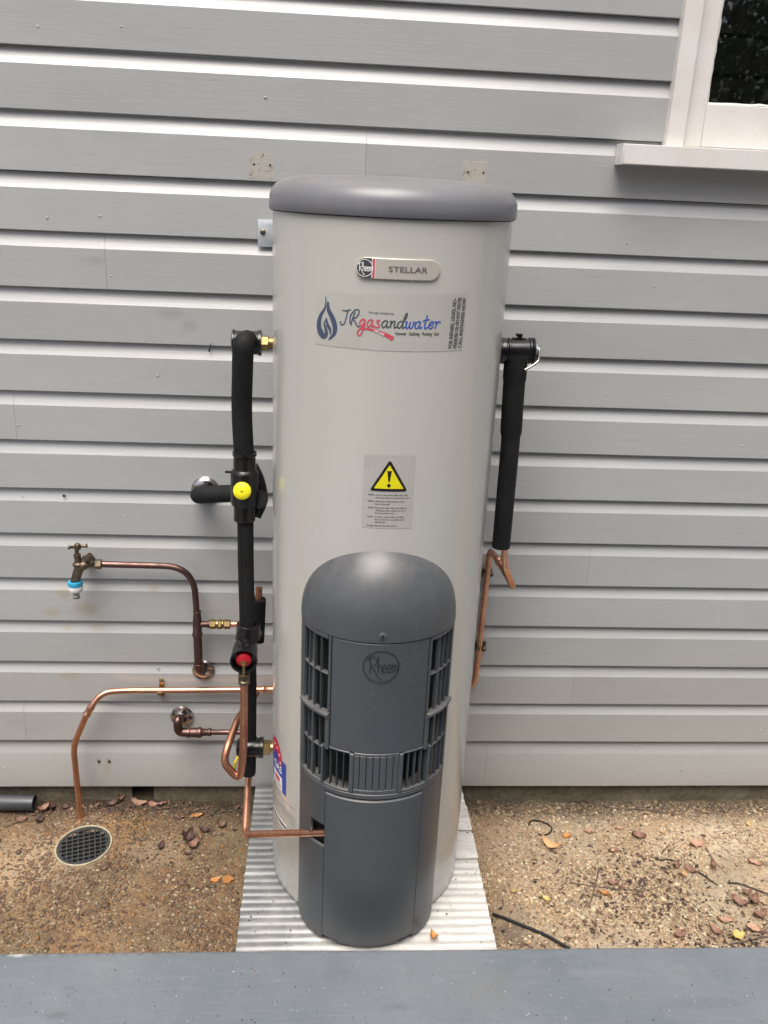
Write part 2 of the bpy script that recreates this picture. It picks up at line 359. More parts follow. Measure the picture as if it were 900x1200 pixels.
def fillet(pts, r, n=7):
    pts = [Vector(p) for p in pts]; out = [pts[0]]
    for i in range(1, len(pts)-1):
        a, b, c = pts[i-1], pts[i], pts[i+1]
        d1 = (a-b); d2 = (c-b); l1, l2 = d1.length, d2.length
        rr = r[i-1] if isinstance(r, (list, tuple)) else r
        t = min(rr, l1*.48, l2*.48)
        p0 = b+d1.normalized()*t; p1 = b+d2.normalized()*t
        for j in range(n+1):
            s = j/n; out.append(p0*(1-s)**2+b*2*s*(1-s)+p1*s*s)
    out.append(pts[-1]); return out
def tube_data(path, rad, seg=14, cap=True):
    path = [Vector(p) for p in path]; n = len(path); V, F = [], []
    rads = rad if isinstance(rad, (list, tuple)) else [rad]*n
    t0 = (path[1]-path[0]).normalized(); a = Vector((0, 0, 1)) if abs(t0.z) < .9 else Vector((1, 0, 0))
    u = t0.cross(a).normalized()
    for i in range(n):
        t = ((path[min(i+1, n-1)]-path[max(i-1, 0)])).normalized()
        u = (u-t*u.dot(t)).normalized(); v = t.cross(u)
        for j in range(seg):
            an = 2*PI*j/seg; V.append(path[i]+(u*math.cos(an)+v*math.sin(an))*rads[i])
    for i in range(n-1):
        for j in range(seg):
            k = (j+1) % seg; F.append((i*seg+j, i*seg+k, (i+1)*seg+k, (i+1)*seg+j))
    if cap: F.append(tuple(range(seg))[::-1]); F.append(tuple(range((n-1)*seg, n*seg)))
    return V, F
def tube(name, path, rad, mat, parent=None, seg=14, cap=True, label=None): return ob(name, *tube_data(path, rad, seg, cap), mat, parent, label=label)
def lathe_data(prof, origin, axis, seg=28, phase=0):
    """prof: (radius, height along axis)"""
    o = Vector(origin); ax = Vector(axis).normalized(); a = Vector((0, 0, 1)) if abs(ax.z) < .9 else Vector((1, 0, 0))
    u = ax.cross(a).normalized(); v = ax.cross(u); V, F, rings = [], [], []
    for r_, h in prof:
        if r_ < 1e-6: rings.append([len(V)]); V.append(o+ax*h)
        else:
            rings.append(list(range(len(V), len(V)+seg)))
            for j in range(seg):
                an = 2*PI*(j+phase)/seg; V.append(o+ax*h+(u*math.cos(an)+v*math.sin(an))*r_)
    for a_, b_ in zip(rings, rings[1:]):
        if len(a_) == 1 and len(b_) == 1: continue
        for j in range(seg):
            k = (j+1) % seg
            if len(a_) == 1: F.append((a_[0], b_[k], b_[j]))
            elif len(b_) == 1: F.append((a_[j], a_[k], b_[0]))
            else: F.append((a_[j], a_[k], b_[k], b_[j]))
    return V, F
def lathe(name, prof, origin, axis, mat, parent=None, seg=28, phase=0, label=None): return ob(name, *lathe_data(prof, origin, axis, seg, phase), mat, parent, label=label)
def join(*datas):
    V, F = [], []
    for v, f in datas:
        b = len(V); V += list(v); F += [tuple(i+b for i in q) for q in f]
    return V, F
def hexnut(origin, axis, r, h, bev=.0012):
    return lathe_data([(0, 0), (r-bev*1.5, 0), (r, bev), (r, h-bev), (r-bev*1.5, h), (0, h)], origin, axis, 6)
def box_data(c, size, rot=None, bev=0):
    bm = bmesh.new(); bmesh.ops.create_cube(bm, size=1)
    for v in bm.verts: v.co = Vector((v.co.x*size[0], v.co.y*size[1], v.co.z*size[2]))
    if bev: bmesh.ops.bevel(bm, geom=bm.edges[:], offset=bev, segments=2, affect='EDGES', profile=.5)
    m_ = (rot.to_4x4() if rot else Matrix.Identity(4)); m_.translation = Vector(c)
    bm.transform(m_); bm.verts.index_update()
    V = [v.co.copy() for v in bm.verts]; F = [tuple(v.index for v in f.verts) for f in bm.faces]; bm.free(); return V, F
def box(name, lo, hi, mat, parent=None, bev=.001, label=None, auto=20):
    c = [(a+b)/2 for a, b in zip(lo, hi)]; s = [abs(b-a) for a, b in zip(lo, hi)]
    return ob(name, *box_data(c, s, bev=bev), mat, parent, label=label, auto=auto)

# ------------------------------------------------------------------ the wall
BOT = [.0772, .2553, .3998, .5411, .6812, .8226, .9640, 1.1035, 1.2455, 1.3848, 1.5250, 1.6644, 1.8070, 1.9500, 2.0918, 2.2339]
while BOT[-1] < 3.3: BOT.append(BOT[-1]+.141)
wall = thing('weatherboard_wall', 'pale grey painted weatherboard wall behind the water heater', 'wall')
WX0, WX1 = -3.2, 3.4
ARL = .70; WIN_R = 1.95; SILL_Z = 2.035; WIN_TOP = 3.25
seams = {0: [P(569, 900).x], 1: [P(29, 845).x], 2: [P(671, 805).x], 5: [P(690, 663).x], 8: [P(17, 486).x], 11: [P(124, 312).x], 13: [P(429, 177).x]}
def board(i, xa, xb):
    z0 = BOT[i]; z1 = BOT[i+1]-.0012; h = z1-z0; st = .052 if i == 0 else .0385
    prof = [(.024, z0), (.0015, z0), (0, z0+.0015), (0, z1-st)]
    for k in range(1, 6):
        t = k/5; prof.append((.0150*math.sin(t*PI/2*.75)/math.sin(PI/2*.75), z1-st+st*t))
    prof += [(.024, z1)]
    n = max(2, int((xb-xa)/.16)); V, F = [], []; m_ = len(prof)
    for a in range(n+1):
        x = xa+(xb-xa)*a/n
        dz = .0011*noise.noise(Vector((x*1.7, i*3.1, 0))); dy = .0013*noise.noise(Vector((x*1.2, i*5.7, 4)))
        for (y, z) in prof: V.append((x, y+dy, z+dz))
    for a in range(n):
        for b in range(m_-1):
            q = a*m_+b; F.append((q, q+m_, q+m_+1, q+1))
    F.append(tuple(range(m_))); F.append(tuple(range(n*m_, n*m_+m_))[::-1])
    return ob('weatherboard', V, F, M['paint'], wall, auto=25)
for i in range(len(BOT)-1):
    xs = sorted([WX0]+seams.get(i, [])+[WX1]); spans = list(zip(xs, xs[1:]))
    if BOT[i+1] > SILL_Z+.08:
        cut = []
        for a, b in spans:
            if b <= ARL or a >= WIN_R: cut.append((a, b)); continue
            if a < ARL: cut.append((a, ARL+.02))
            if b > WIN_R: cut.append((WIN_R-.02, b))
        spans = cut
    for a, b in spans: board(i, a+(.0003 if a > WX0+.01 else 0), b-(.0003 if b < WX1-.01 else 0))
# stop board 14 (row behind the sill) is covered by the sill box
def jag_grid(name, x0, x1, nx, z0, z1, y, amp, mat, parent): 
    V, F = [], []
    nz_ = 6
    for a in range(nx+1):
        for b in range(nz_+1):
            x = x0+(x1-x0)*a/nx; z = z0+(z1-z0)*b/nz_
            V.append((x, y+amp*noise.noise(Vector((x*9, z*14, 1)))+amp*.5*noise.noise(Vector((x*31, z*40, 1))), z))
    m_ = nz_+1
    for a in range(nx):
        for b in range(nz_): q = a*m_+b; F.append((q, q+m_, q+m_+1, q+1))
    return ob(name, V, F, mat, parent, auto=False)
gx0, gx1 = P(155, 930, .03).x, P(181, 930, .03).x
jag_grid('plinth', WX0, gx0, 90, -.1, .12, .028, .006, M['plinth'], wall)
jag_grid('plinth', gx1, WX1, 120, -.1, .12, .024, .006, M['plinth'], wall)
box('plinth_gap', (gx0-.02, .09, -.1), (gx1+.02, .1, .12), M['black_void'], wall)
box('plinth_gap', (WX0, .036, .078), (gx0, .2, .10), M['black_void'], wall)
# scraped timber patches, each with two old screw holes
for (u, v, w_, h_, lab) in [(306.5, 195, .063, .062, 'scraped bare timber patch left of the tank lid'), (556.5, 204, .063, .062, 'scraped bare timber patch above the right of the tank lid')]:
    c = P(u, v, 0); pt = box('bare_patch', (c.x-w_/2, -.0006, c.z-h_/2), (c.x+w_/2, .001, c.z+h_/2), M['patch'], wall, .0005, lab)
    for dx in (-.019, .022): lathe('screw_hole', [(0, 0), (.0028, 0), (.0028, .0006), (0, .0006)], (c.x+dx, -.0007, c.z+.004), (0, -1, 0), M['black_void'], pt, 8)
plug = None
for (u, v) in [(130, 323), (22, 498), (111, 557), (115, 611), (146, 605), (26, 581), (44, 31), (142, 31), (55, 255), (117, 253), (311, 114), (185, 440), (36, 853), (254, 900), (167, 865), (5, 900),
               (735, 285), (730, 340), (767, 335), (712, 462), (724, 497), (870, 522), (880, 529), (771, 225), (690, 570), (605, 575), (625, 700), (719, 798), (790, 812), (798, 902), (681, 901), (583, 903), (661, 771), (891, 856), (745, 873), (240, 905), (185, 783)]:
    c = P(u, v, 0)
    if plug is None:
        plug = ob('nail_head', *lathe_data([(.0042, 0), (.0036, .0008), (.0015, .0013), (0, .0013)], (0, 0, 0), (0, -1, 0), 10), M['paint'], wall); o = plug
    else: o = plug.copy(); col.objects.link(o); o.parent = wall
    o.location = (c.x, -.0002, c.z); o.scale = (random.uniform(.6, 1.2), 1, random.uniform(.5, 1.0))
for (u, v) in [(116, 892), (128, 892), (75, 581)]:
    c = P(u, v, 0); lathe('old_screw', [(.0045, 0), (.0042, .002), (0, .0026)], (c.x, 0, c.z), (0, -1, 0), M['oldbrass'], wall, 10)
c = P(245, 412, -.001); c0 = P(247, 402, -.001)
tube('paint_scuff', [c0, c0.lerp(c, .5), c], [.0006, .0012, .0028], M['ink_black'], wall, 8)

# ------------------------------------------------------------------ window
win = thing('window', 'white timber sash window with peeling paint at upper right', 'window')
AX = P(805, 0, -.02).x-.002
box('architrave', (AX, -.021, 2.0812), (AX+.047, .03, WIN_TOP), M['white'], win, .0018)
box('architrave', (WIN_R-.05, -.021, 2.0812), (WIN_R, .03, WIN_TOP), M['white'], win, .0018)
box('architrave', (AX, -.019, WIN_TOP+.001), (WIN_R, .03, WIN_TOP+.06), M['white'], win, .0018)
zs = P(729, 168, -.055).z
rot = Matrix.Rotation(R(8), 3, 'X')
sillx = P(729, 180, -.055).x
box('sill', (sillx+.004, -.058, zs-.048), (WIN_R+.1, .04, zs), M['white'], win, .0018)
box('sill_end', (sillx, -.0585, zs-.0495), (sillx+.0035, .0, zs+.0005), M['whitepl'], win, .0006)
SX = AX+.0485; GL = P(827, 122, .012)
box('stile', (SX, .004, zs+.004), (GL.x, .045, WIN_TOP-.001), M['white'], win, .0015)
box('stile', (WIN_R-.10, .004, zs+.004), (WIN_R-.052, .045, WIN_TOP-.001), M['white'], win, .0015)
box('bottom_rail', (GL.x+.0005, .006, zs+.005), (WIN_R-.101, .045, GL.z), M['white'], win, .0015)
box('meeting_rail', (GL.x+.0005, .006, 2.72), (WIN_R-.101, .045, 2.76), M['white'], win, .0015)
# ragged glazing putty
def putty(a, b, nrm):
    a, b = Vector(a), Vector(b); n = int((b-a).length/.02); pts = []; rr = []
    for i in range(n+1):
        pts.append(a.lerp(b, i/n)+Vector(nrm)*random.uniform(-.001, .0012)); rr.append(random.uniform(.0035, .0055))
    return tube_data(pts, rr, 6)
ob('putty', *join(putty((GL.x+.002, .014, GL.z), (GL.x+.002, .014, 2.72), (1, 0, 0)), putty((GL.x, .014, GL.z+.002), (WIN_R-.1, .014, GL.z+.002), (0, 0, 1))), M['white'], win)
ob('pane', [(GL.x-.01, .02, GL.z-.01), (WIN_R-.1, .02, GL.z-.01), (WIN_R-.1, .02, WIN_TOP), (GL.x-.01, .02, WIN_TOP)], [(0, 1, 2, 3)], M['glass'], win, smooth=False)
V, F = box_data(((GL.x+WIN_R)/2, .5, 2.6), (1.3, .86, 1.4)); ob('dark_room', V, [f[::-1] for f in F if sum(V[i][1] for i in f)/4 > .08], M['room'], win, smooth=False)
z = 2.08
while z < 3.2:
    box('blind_slat', (GL.x-.02, .10, z), (WIN_R-.08, .104, z+.085), M['slat'], win, .0005); z += .095

# ------------------------------------------------------------------ ground, deck, slab
DC = G(98, 990, .03)
def gz(x, y):
    z = .009*noise.noise(Vector((x*2.2, y*2.2, 0)))+.006*noise.noise(Vector((x*9, y*9, 3)))+.003*noise.noise(Vector((x*22, y*22, 5)))+.0018*noise.noise(Vector((x*40, y*40, 5)))
    d2 = ((x-DC.x)/.22)**2+((y-DC.y)/.2)**2
    z += .016*math.exp(-d2)
    d = math.hypot(x-DC.x, y-DC.y)
    if d < .24:
        k = 1 if d < .1 else 1-((d-.1)/.14); k = k*k*(3-2*k); z = z*(1-k)+k*(DC.z-.0045+(x-DC.x)*.04+(y-DC.y)*.05+.001*noise.noise(Vector((x*40, y*40, 5))))
    if d < .066: z = DC.z-.03
    return z
xs = np.concatenate([[-60, -12, -4, -2.4], np.linspace(-1.5, 1.6, 221), [2.5, 4, 12, 60]])
ys = np.concatenate([[-60, -14, -6, -3, -1.6], np.linspace(-1.05, .06, 81), [.2]])
V = [(x, y, gz(x, y) if abs(x) < 3 and y > -1.6 else 0) for x in xs for y in ys]; ny = len(ys)
F = [(i*ny+j, (i+1)*ny+j, (i+1)*ny+j+1, i*ny+j+1) for i in range(len(xs)-1) for j in range(ny-1)]
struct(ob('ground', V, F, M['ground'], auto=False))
# deck: a painted sheet edge in the foreground
e0, e1 = G(0, 1117, .2), G(900, 1109, .2)
def dedge(x): return e0.y+(e1.y-e0.y)*(x-e0.x)/(e1.x-e0.x)
bm = bmesh.new(); nx = 80; prof = [(-.0, .02), (-.0, .196), (-.0013, .1992), (-.0045, .2002)]
V = []; F = []
for a in range(nx+1):
    x = -3.2+6.6*a/nx; wob = .0012*noise.noise(Vector((x*3, 0, 9)))
    for (dy, zz) in prof: V.append((x, dedge(x)+dy+wob, zz))
    for yy in (-1.6, -2.6, -4.6): V.append((x, yy, .2002))
m_ = len(prof)+3
for a in range(nx):
    for b in range(m_-1): q = a*m_+b; F.append((q, q+m_, q+m_+1, q+1))
struct(ob('deck', V, F, M['deck'], auto=60)); bm.free()
pad = struct(box('concrete_pad', (-.335, -.79, -.02), (.325, -.03, .082), M['plinth'], None, .003))
# ribbed zinc sheet under the tank
SL0, SL1 = -.345, .336
V, F = [], []; y = -.012; ysn = []
while y > -.80:
    pth = .0265+.005*noise.noise(Vector((y*31, 3, 3)))
    for (dy, dz) in ((0, 0), (.006, 0), (.0095, .0032), (.0205, .0032), (.0240, 0)): ysn.append((y-dy, dz))
    y -= pth
nxs = 34
for a in range(nxs+1):
    x = SL0+(SL1-SL0)*a/nxs
    for (yy, dz) in ysn:
        edge = .001*noise.noise(Vector((yy*40, x*3, 0)))
        V.append((x+(edge*2 if a in (0, nxs) else 0), yy+.0012*noise.noise(Vector((x*6, yy*9, 2))), .0865+dz*(.75+.4*noise.noise(Vector((x*4, yy*11, 7))))+edge))
m_ = len(ysn)
for a in range(nxs):
    for b in range(m_-1): q = a*m_+b; F.append((q, q+1, q+m_+1, q+m_))
tag(ob('ribbed_sheet', V, F, M['sheet'], auto=50), 'weathered white and grey ribbed zinc sheet laid under the water heater', 'metal sheet')
for (va, vb, lab) in [(944, 972, 'flat pale strip of sheet nearest the wall at the right of the tank'), (976, 1005, 'flat pale strip of sheet in front of the other strip, right of the tank')]:
    ya, yb = G(545, va, .097).y, G(553, vb, .097).y
    V, F = [], []
    xa_, xb_ = .15, SL1+.002
    ob2 = ob('sheet_strip', *box_data(((xa_+xb_)/2, (ya+yb)/2, .0945), (xb_-xa_, abs(yb-ya), .004), bev=.001), M['sheet']); tag(ob2, lab, 'metal strip')

# ------------------------------------------------------------------ water heater
TC = Vector((0, -.33, 0)); TR = .27; T0, T1 = .0935, 1.8985
heater = thing('water_heater', 'tall cream cylindrical gas water heater with grey lid and grey burner cowl', 'water heater', loc=(0, 0, 0))
prof = [(TR-.02, T0), (TR-.002, T0), (TR, T0+.003)]
prof += [(TR, T0+.003+(T1-T0-.003)*t) for t in [.01, .05, .1, .15, .2, .3, .4, .5, .6, .7, .8, .9, 1]]
ob('jacket', *lathe_data(prof, TC, (0, 0, 1), 128), M['jacket'], heater, auto=False)
lp = [(TR+.002, -.004), (TR+.0065, -.004), (TR+.0078, -.002), (TR+.008, .014), (TR+.0072, .026), (TR+.003, .038), (TR-.006, .050), (TR-.020, .0595), (TR-.04, .066), (TR-.08, .0705), (TR-.13, .0725), (TR-.19, .0745), (0, .076)]
ob('lid', *lathe_data([(a, b+T1) for a, b in lp], TC, (0, 0, 1), 128), M['lid'], heater, auto=50)
ob('lid_seam', *lathe_data([(TR+.0005, T1-.006), (TR+.004, T1-.006), (TR+.004, T1-.003)], TC, (0, 0, 1), 128), M['black_void'], heater)
def cyl(s, z, off=0):          # arc length s across the front of the jacket -> point
    th = s/TR; r_ = TR+off; return Vector((TC.x+r_*math.sin(th), TC.y-r_*math.cos(th), z))
def wrap(name, V2, F, off, mat, parent, label=None, th=.0): 
    xs_ = [a for a, b in V2]
    if max(max(V2[i][0] for i in f)-min(V2[i][0] for i in f) for f in F) > .014:
        bm = bmesh.new(); vs = [bm.verts.new((a, b, 0)) for a, b in V2]
        for f in F: bm.faces.new([vs[i] for i in f])
        for k in range(int(min(xs_)/.01)-1, int(max(xs_)/.01)+2):
            bmesh.ops.bisect_plane(bm, geom=bm.verts[:]+bm.edges[:]+bm.faces[:], plane_co=(k*.01, 0, 0), plane_no=(1, 0, 0))
        bm.verts.index_update(); V2 = [(v.co.x, v.co.y) for v in bm.verts]; F = [tuple(v.index for v in f.verts) for f in bm.faces]; bm.free()
    return ob(name, [cyl(x, z, off) for x, z in V2], F, mat, parent, smooth=False, label=label)
def patch(x0, x1, z0, z1, nx=24, nz=2, skew=None):
    V = []; F = []
    for a in range(nx+1):
        for b in range(nz+1):
            x = x0+(x1-x0)*a/nx; z = z0+(z1-z0)*b/nz
            if skew: x, z = skew(a/nx, b/nz)
            V.append((x, z))
    for a in range(nx):
        for b in range(nz): q = a*(nz+1)+b; F.append((q, q+nz+1, q+nz+2, q+1))
    return V, F
def text2d(s, size, x, z, sx=1., bold=0., align='LEFT', rotq=0., shear=0.):
    cu = bpy.data.curves.new('t', 'FONT'); cu.body = s; cu.size = size; cu.align_x = align; cu.offset = bold; cu.shear = shear; cu.resolution_u = 3
    o = bpy.data.objects.new('t', cu); col.objects.link(o)
    bpy.context.view_layer.update()
    me = bpy.data.meshes.new_from_object(o.evaluated_get(bpy.context.evaluated_depsgraph_get()))
    bm = bmesh.new(); bm.from_mesh(me); bmesh.ops.triangulate(bm, faces=bm.faces[:]); bm.verts.index_update()
    V = [(v.co.x*sx, v.co.y) for v in bm.verts]; F = [tuple(v.index for v in f.verts) for f in bm.faces]; bm.free()
    bpy.data.objects.remove(o); bpy.data.meshes.remove(me); bpy.data.curves.remove(cu)
    c_, s_ = math.cos(rotq), math.sin(rotq)
    return [(x+a*c_-b*s_, z+a*s_+b*c_) for a, b in V], F
def cr(pts, n=6):
    p = [Vector(q).to_2d() if len(q) > 2 else Vector(q) for q in pts]
    if len(p) < 3: return p
    q = [p[0]]+p+[p[-1]]; out = []
    for i in range(1, len(q)-2):
        for j in range(n):
            t = j/n; a, b, c, d = q[i-1], q[i], q[i+1], q[i+2]
            out.append(.5*((2*b)+(c-a)*t+(2*a-5*b+4*c-d)*t*t+(3*b-a-3*c+d)*t**3))
    out.append(p[-1]); return out
def ribbon(pts, w_, smooth=True, n=6, closed=False):
    p = cr(pts, n) if smooth else [Vector(q) for q in pts]; V, F = [], []
    for i in range(len(p)):
        t = p[min(i+1, len(p)-1)]-p[max(i-1, 0)]; t = t.normalized() if t.length > 0 else Vector((1, 0)); nn = Vector((-t.y, t.x))
        ww = w_(i/(len(p)-1)) if callable(w_) else w_
        V += [tuple(p[i]+nn*ww/2), tuple(p[i]-nn*ww/2)]
    for i in range(len(p)-1): F.append((2*i, 2*i+1, 2*i+3, 2*i+2))
    return V, F
SCRIPT = {
 'J': (1.35, [[(.1, 2.0), (.5, 1.9), (1.35, 2.15)], [(.95, 2.05), (.85, 1.1), (.7, .2), (.35, -.1), (.05, .15), (.15, .4)]]),
 'R': (1.55, [[(.35, -.05), (.45, .9), (.7, 1.9)], [(.15, .2), (.1, 1.3), (.6, 2.1), (1.15, 2.2), (1.25, 1.7), (.9, 1.1), (.45, .95), (.9, .5), (1.35, -.1), (1.7, -.05)]]),
 'a': (1.1, [[(.8, .85), (.5, 1), (.15, .7), (.1, .25), (.35, 0), (.65, .3), (.82, .95)], [(.82, .95), (.75, .3), (.9, 0), (1.15, .25)]]),
 'g': (1.1, [[(.8, .85), (.5, 1), (.15, .7), (.1, .35), (.35, .05), (.65, .35), (.82, .95)], [(.82, .95), (.75, -.3), (.45, -1.25), (.05, -1.2), (.0, -.8), (.3, -.35), (1.0, .1)]]),
 's': (1.0, [[(.8, .8), (.55, 1), (.3, .8), (.5, .55), (.75, .3), (.6, .0), (.2, 0), (.05, .2)]]),
 'n': (1.1, [[(.0, .8), (.2, .95), (.22, .5), (.2, 0)], [(.2, .3), (.5, .95), (.75, .85), (.72, .3), (.85, 0), (1.1, .25)]]),
 'd': (1.15, [[(.8, .85), (.5, 1), (.15, .7), (.1, .25), (.35, 0), (.65, .3), (.82, .95)], [(.82, .9), (.95, 1.8), (1.15, 2.1), (1.2, 1.7), (.85, .8), (.8, .2), (.95, 0), (1.2, .25)]]),
 'w': (1.35, [[(.0, .8), (.2, .95), (.15, .3), (.38, 0), (.62, .4), (.68, .95)], [(.68, .95), (.65, .3), (.88, 0), (1.12, .3), (1.15, .85), (1.4, .85)]]),
 't': (.95, [[(.55, 1.9), (.42, .9), (.38, .3), (.55, 0), (.9, .25)], [(.0, 1.05), (.5, 1.2), (1.0, 1.3)]]),
 'e': (.9, [[(.1, .45), (.55, .55), (.7, .85), (.45, 1), (.12, .65), (.12, .2), (.4, 0), (.85, .3)]]),
 'r': (.95, [[(.0, .8), (.2, 1.0), (.3, .6), (.2, 0)], [(.25, .5), (.5, .9), (.8, .95), (.85, .75)]]),
}
def script_text(s, x, z, u, w_):
    out = []
    for ch in s:
        adv, sts = SCRIPT[ch]
        for st in sts: out.append(ribbon([(x+(a+b*.12)*u, z+b*u) for a, b in st], w_))
        x += adv*u
    return join(*out), x

# company label
stk = wrap('company_sticker', *patch(0, 0, 0, 0, 30, 2, lambda a, b: (-.1795+a*.334, 1.632+b*(.1085+.010*a))), .0006, M['sticker_clear'], heater, 'grey-green installer label with navy flame logo and script lettering')
def stick(name, data, mat, off=.0012, parent=None, label=None): return wrap(name, data[0], data[1], off, mat, parent or stk, label)
U = .01455
d, xx = script_text('JR', -.1205, 1.6800, U*1.0, .0026); stick('lettering', d, M['ink_navy'])
d, xx = script_text('gas', xx-.001, 1.6795, U, .0028); stick('lettering', d, M['ink_red'], .0014)
d, xx = script_text('and', xx, 1.6795, U, .0026); stick('lettering', d, M['ink_char'])
d, xx = script_text('water', xx, 1.6795, U, .0028); stick('lettering', d, M['ink_blue'])
# flame logo
def F2(pts): return [(-.1755+(a-7)/27*.0485, 1.6435+(60.5-b)/50*.0915) for a, b in pts]
fl = []
fl.append(ribbon(F2([(18.5, 11), (17.8, 24), (12, 33), (9.5, 42), (11, 52), (16, 57)]), lambda t: .0010+.0105*min(1, t*1.5)))
fl.append(ribbon(F2([(11, 50), (15.5, 56.5), (20, 54), (19, 47), (17, 42), (20, 35)]), lambda t: .013*(1-t)+.001))
fl.append(ribbon(F2([(21.5, 17), (22.5, 26), (28, 35), (31.5, 45), (30, 53), (23, 60)]), lambda t: .0010+.0105*math.sin(PI*min(1, t*.95+.05))**.8))
fl.append(ribbon(F2([(20, 35), (21, 42), (25, 48), (25.5, 54)]), lambda t: .0008+.0065*math.sin(PI*t)))
stick('flame_logo', join(*fl), M['ink_navy'])
stick('lettering', text2d('Proudly installed by', .0066, -.060, 1.7065, 1.0, .0000, shear=.3, rotq=.0), M['ink_char'])
stick('lettering', text2d('Hotwater · Gasfitting · Plumbing · Solar', .0096, -.0030, 1.6655, .62, .00012), M['ink_black'])
stick('red_swoosh', ribbon([(-.078, 1.6735), (-.058, 1.6745), (-.036, 1.6700), (-.020, 1.6640), (-.0065, 1.6570)], lambda t: .0025+.0070*t), M['ink_red'], .0013)
stick('lettering', text2d('LIVE GAS', .0062, -.047, 1.6705, .9, .0002, rotq=-.33), M['ink_white'], .0018)
for i, (s_, sz) in enumerate([('FOR REPAIRS, LEAKS, NO-', 1), ('PRESSURE OR NO HOT WATER', 1), ('CALL 0437543920 NOW', 1)]):
    L = (.104, .106, .104)[i]; V_, F_ = text2d(s_, .0125, 0, 0, 1, .00042); mx = max(a for a, b in V_)
    q = L/mx; V_ = [(a*q, b) for a, b in V_]; x_ = .1245+i*.0125
    stick('lettering', ([(x_-b+(a/L)*.0035, 1.637+a) for a, b in V_], F_), M['ink_grey'])
# bubbles in the film
bub = [lathe_data([(.0012*random.uniform(.5, 1), 0), (0, .0005)], cyl(random.uniform(.03, .1)+random.choice((0, -.02)), random.choice((1.725, 1.65))+random.gauss(0, .006), .0006), (random.uniform(-.1, .3), -1, 0), 6) for _ in range(46)]
stuff(ob('film_bubbles', *join(*bub), M['sticker_clear'], stk))

# warning label
wl = wrap('warning_label', *patch(-.0572, .0555, 1.236, 1.4060, 10, 2), .0005, M['sticker_silver'], heater, 'silver label with yellow warning triangle and small print')
tri = []
def rtri(cx, cz, hw, h, rr, n=6):
    P3 = [(cx-hw, cz), (cx+hw, cz), (cx, cz+h)]; out = []
    cen = Vector((cx, cz+h/3))
    pts = [Vector((P3[0][0]+rr*1.7, cz+rr)), Vector((P3[1][0]-rr*1.7, cz+rr)), Vector((cx, cz+h-rr*2))]
    for i, a0 in enumerate((150, 270, 30)):
        for j in range(n+1):
            an = R(a0+120*j/n); out.append((pts[i].x+rr*math.cos(an), pts[i].y+rr*math.sin(an)))
    return out, [tuple(range(len(out)))]
tx = -.0008
stick('warning_triangle', rtri(tx, 1.3235, .0425, .0735, .004), M['ink_black'], .0010, wl)
stick('triangle_field', rtri(tx, 1.3300, .0325, .0545, .0008), M['ink_yellow'], .0015, wl)
exc = join(ribbon([(tx, 1.3710), (tx, 1.3660), (tx, 1.3460)], lambda t: .009*(1-t)+.0025+(.001 if t > 0 else -.001), False), rtri(tx, 1.333, 0.0, 0.0, .0001), ([(tx+.0042*math.cos(2*PI*i/14), 1.3375+.0042*math.sin(2*PI*i/14)) for i in range(14)], [tuple(range(14))]))
stick('exclamation_mark', exc, M['ink_black'], .0018, wl)
lines = []
zr = 1.3135
for para in [(.85, .92), (.78, .38), (.85, .82, .52), (.78, .80, .28), (.60,)]:
    lines.append((-.0455, -.0315, zr))
    for w_ in para: lines.append((-.0285, -.0285+.083*w_, zr)); zr -= .0063
    zr -= .0024
fp = []
for (a, b, z) in lines:
    x = a
    while x < b-.001:
        wd = min(random.uniform(.003, .010), b-x)
        if a < -.04: wd = b-a
        k_ = max(1, int(wd/.0016))
        for j in range(k_):
            x0_ = x+wd*j/k_; hh = random.choice((.0016, .0022, .0030)); 
            fp.append(([(x0_, z), (x0_+wd/k_*.78, z), (x0_+wd/k_*.78, z+hh), (x0_, z+hh)], [(0, 1, 2, 3)]))
        x += wd+.0014
stick('small_print', join(*fp), M['ink_grey'], .0010, wl)

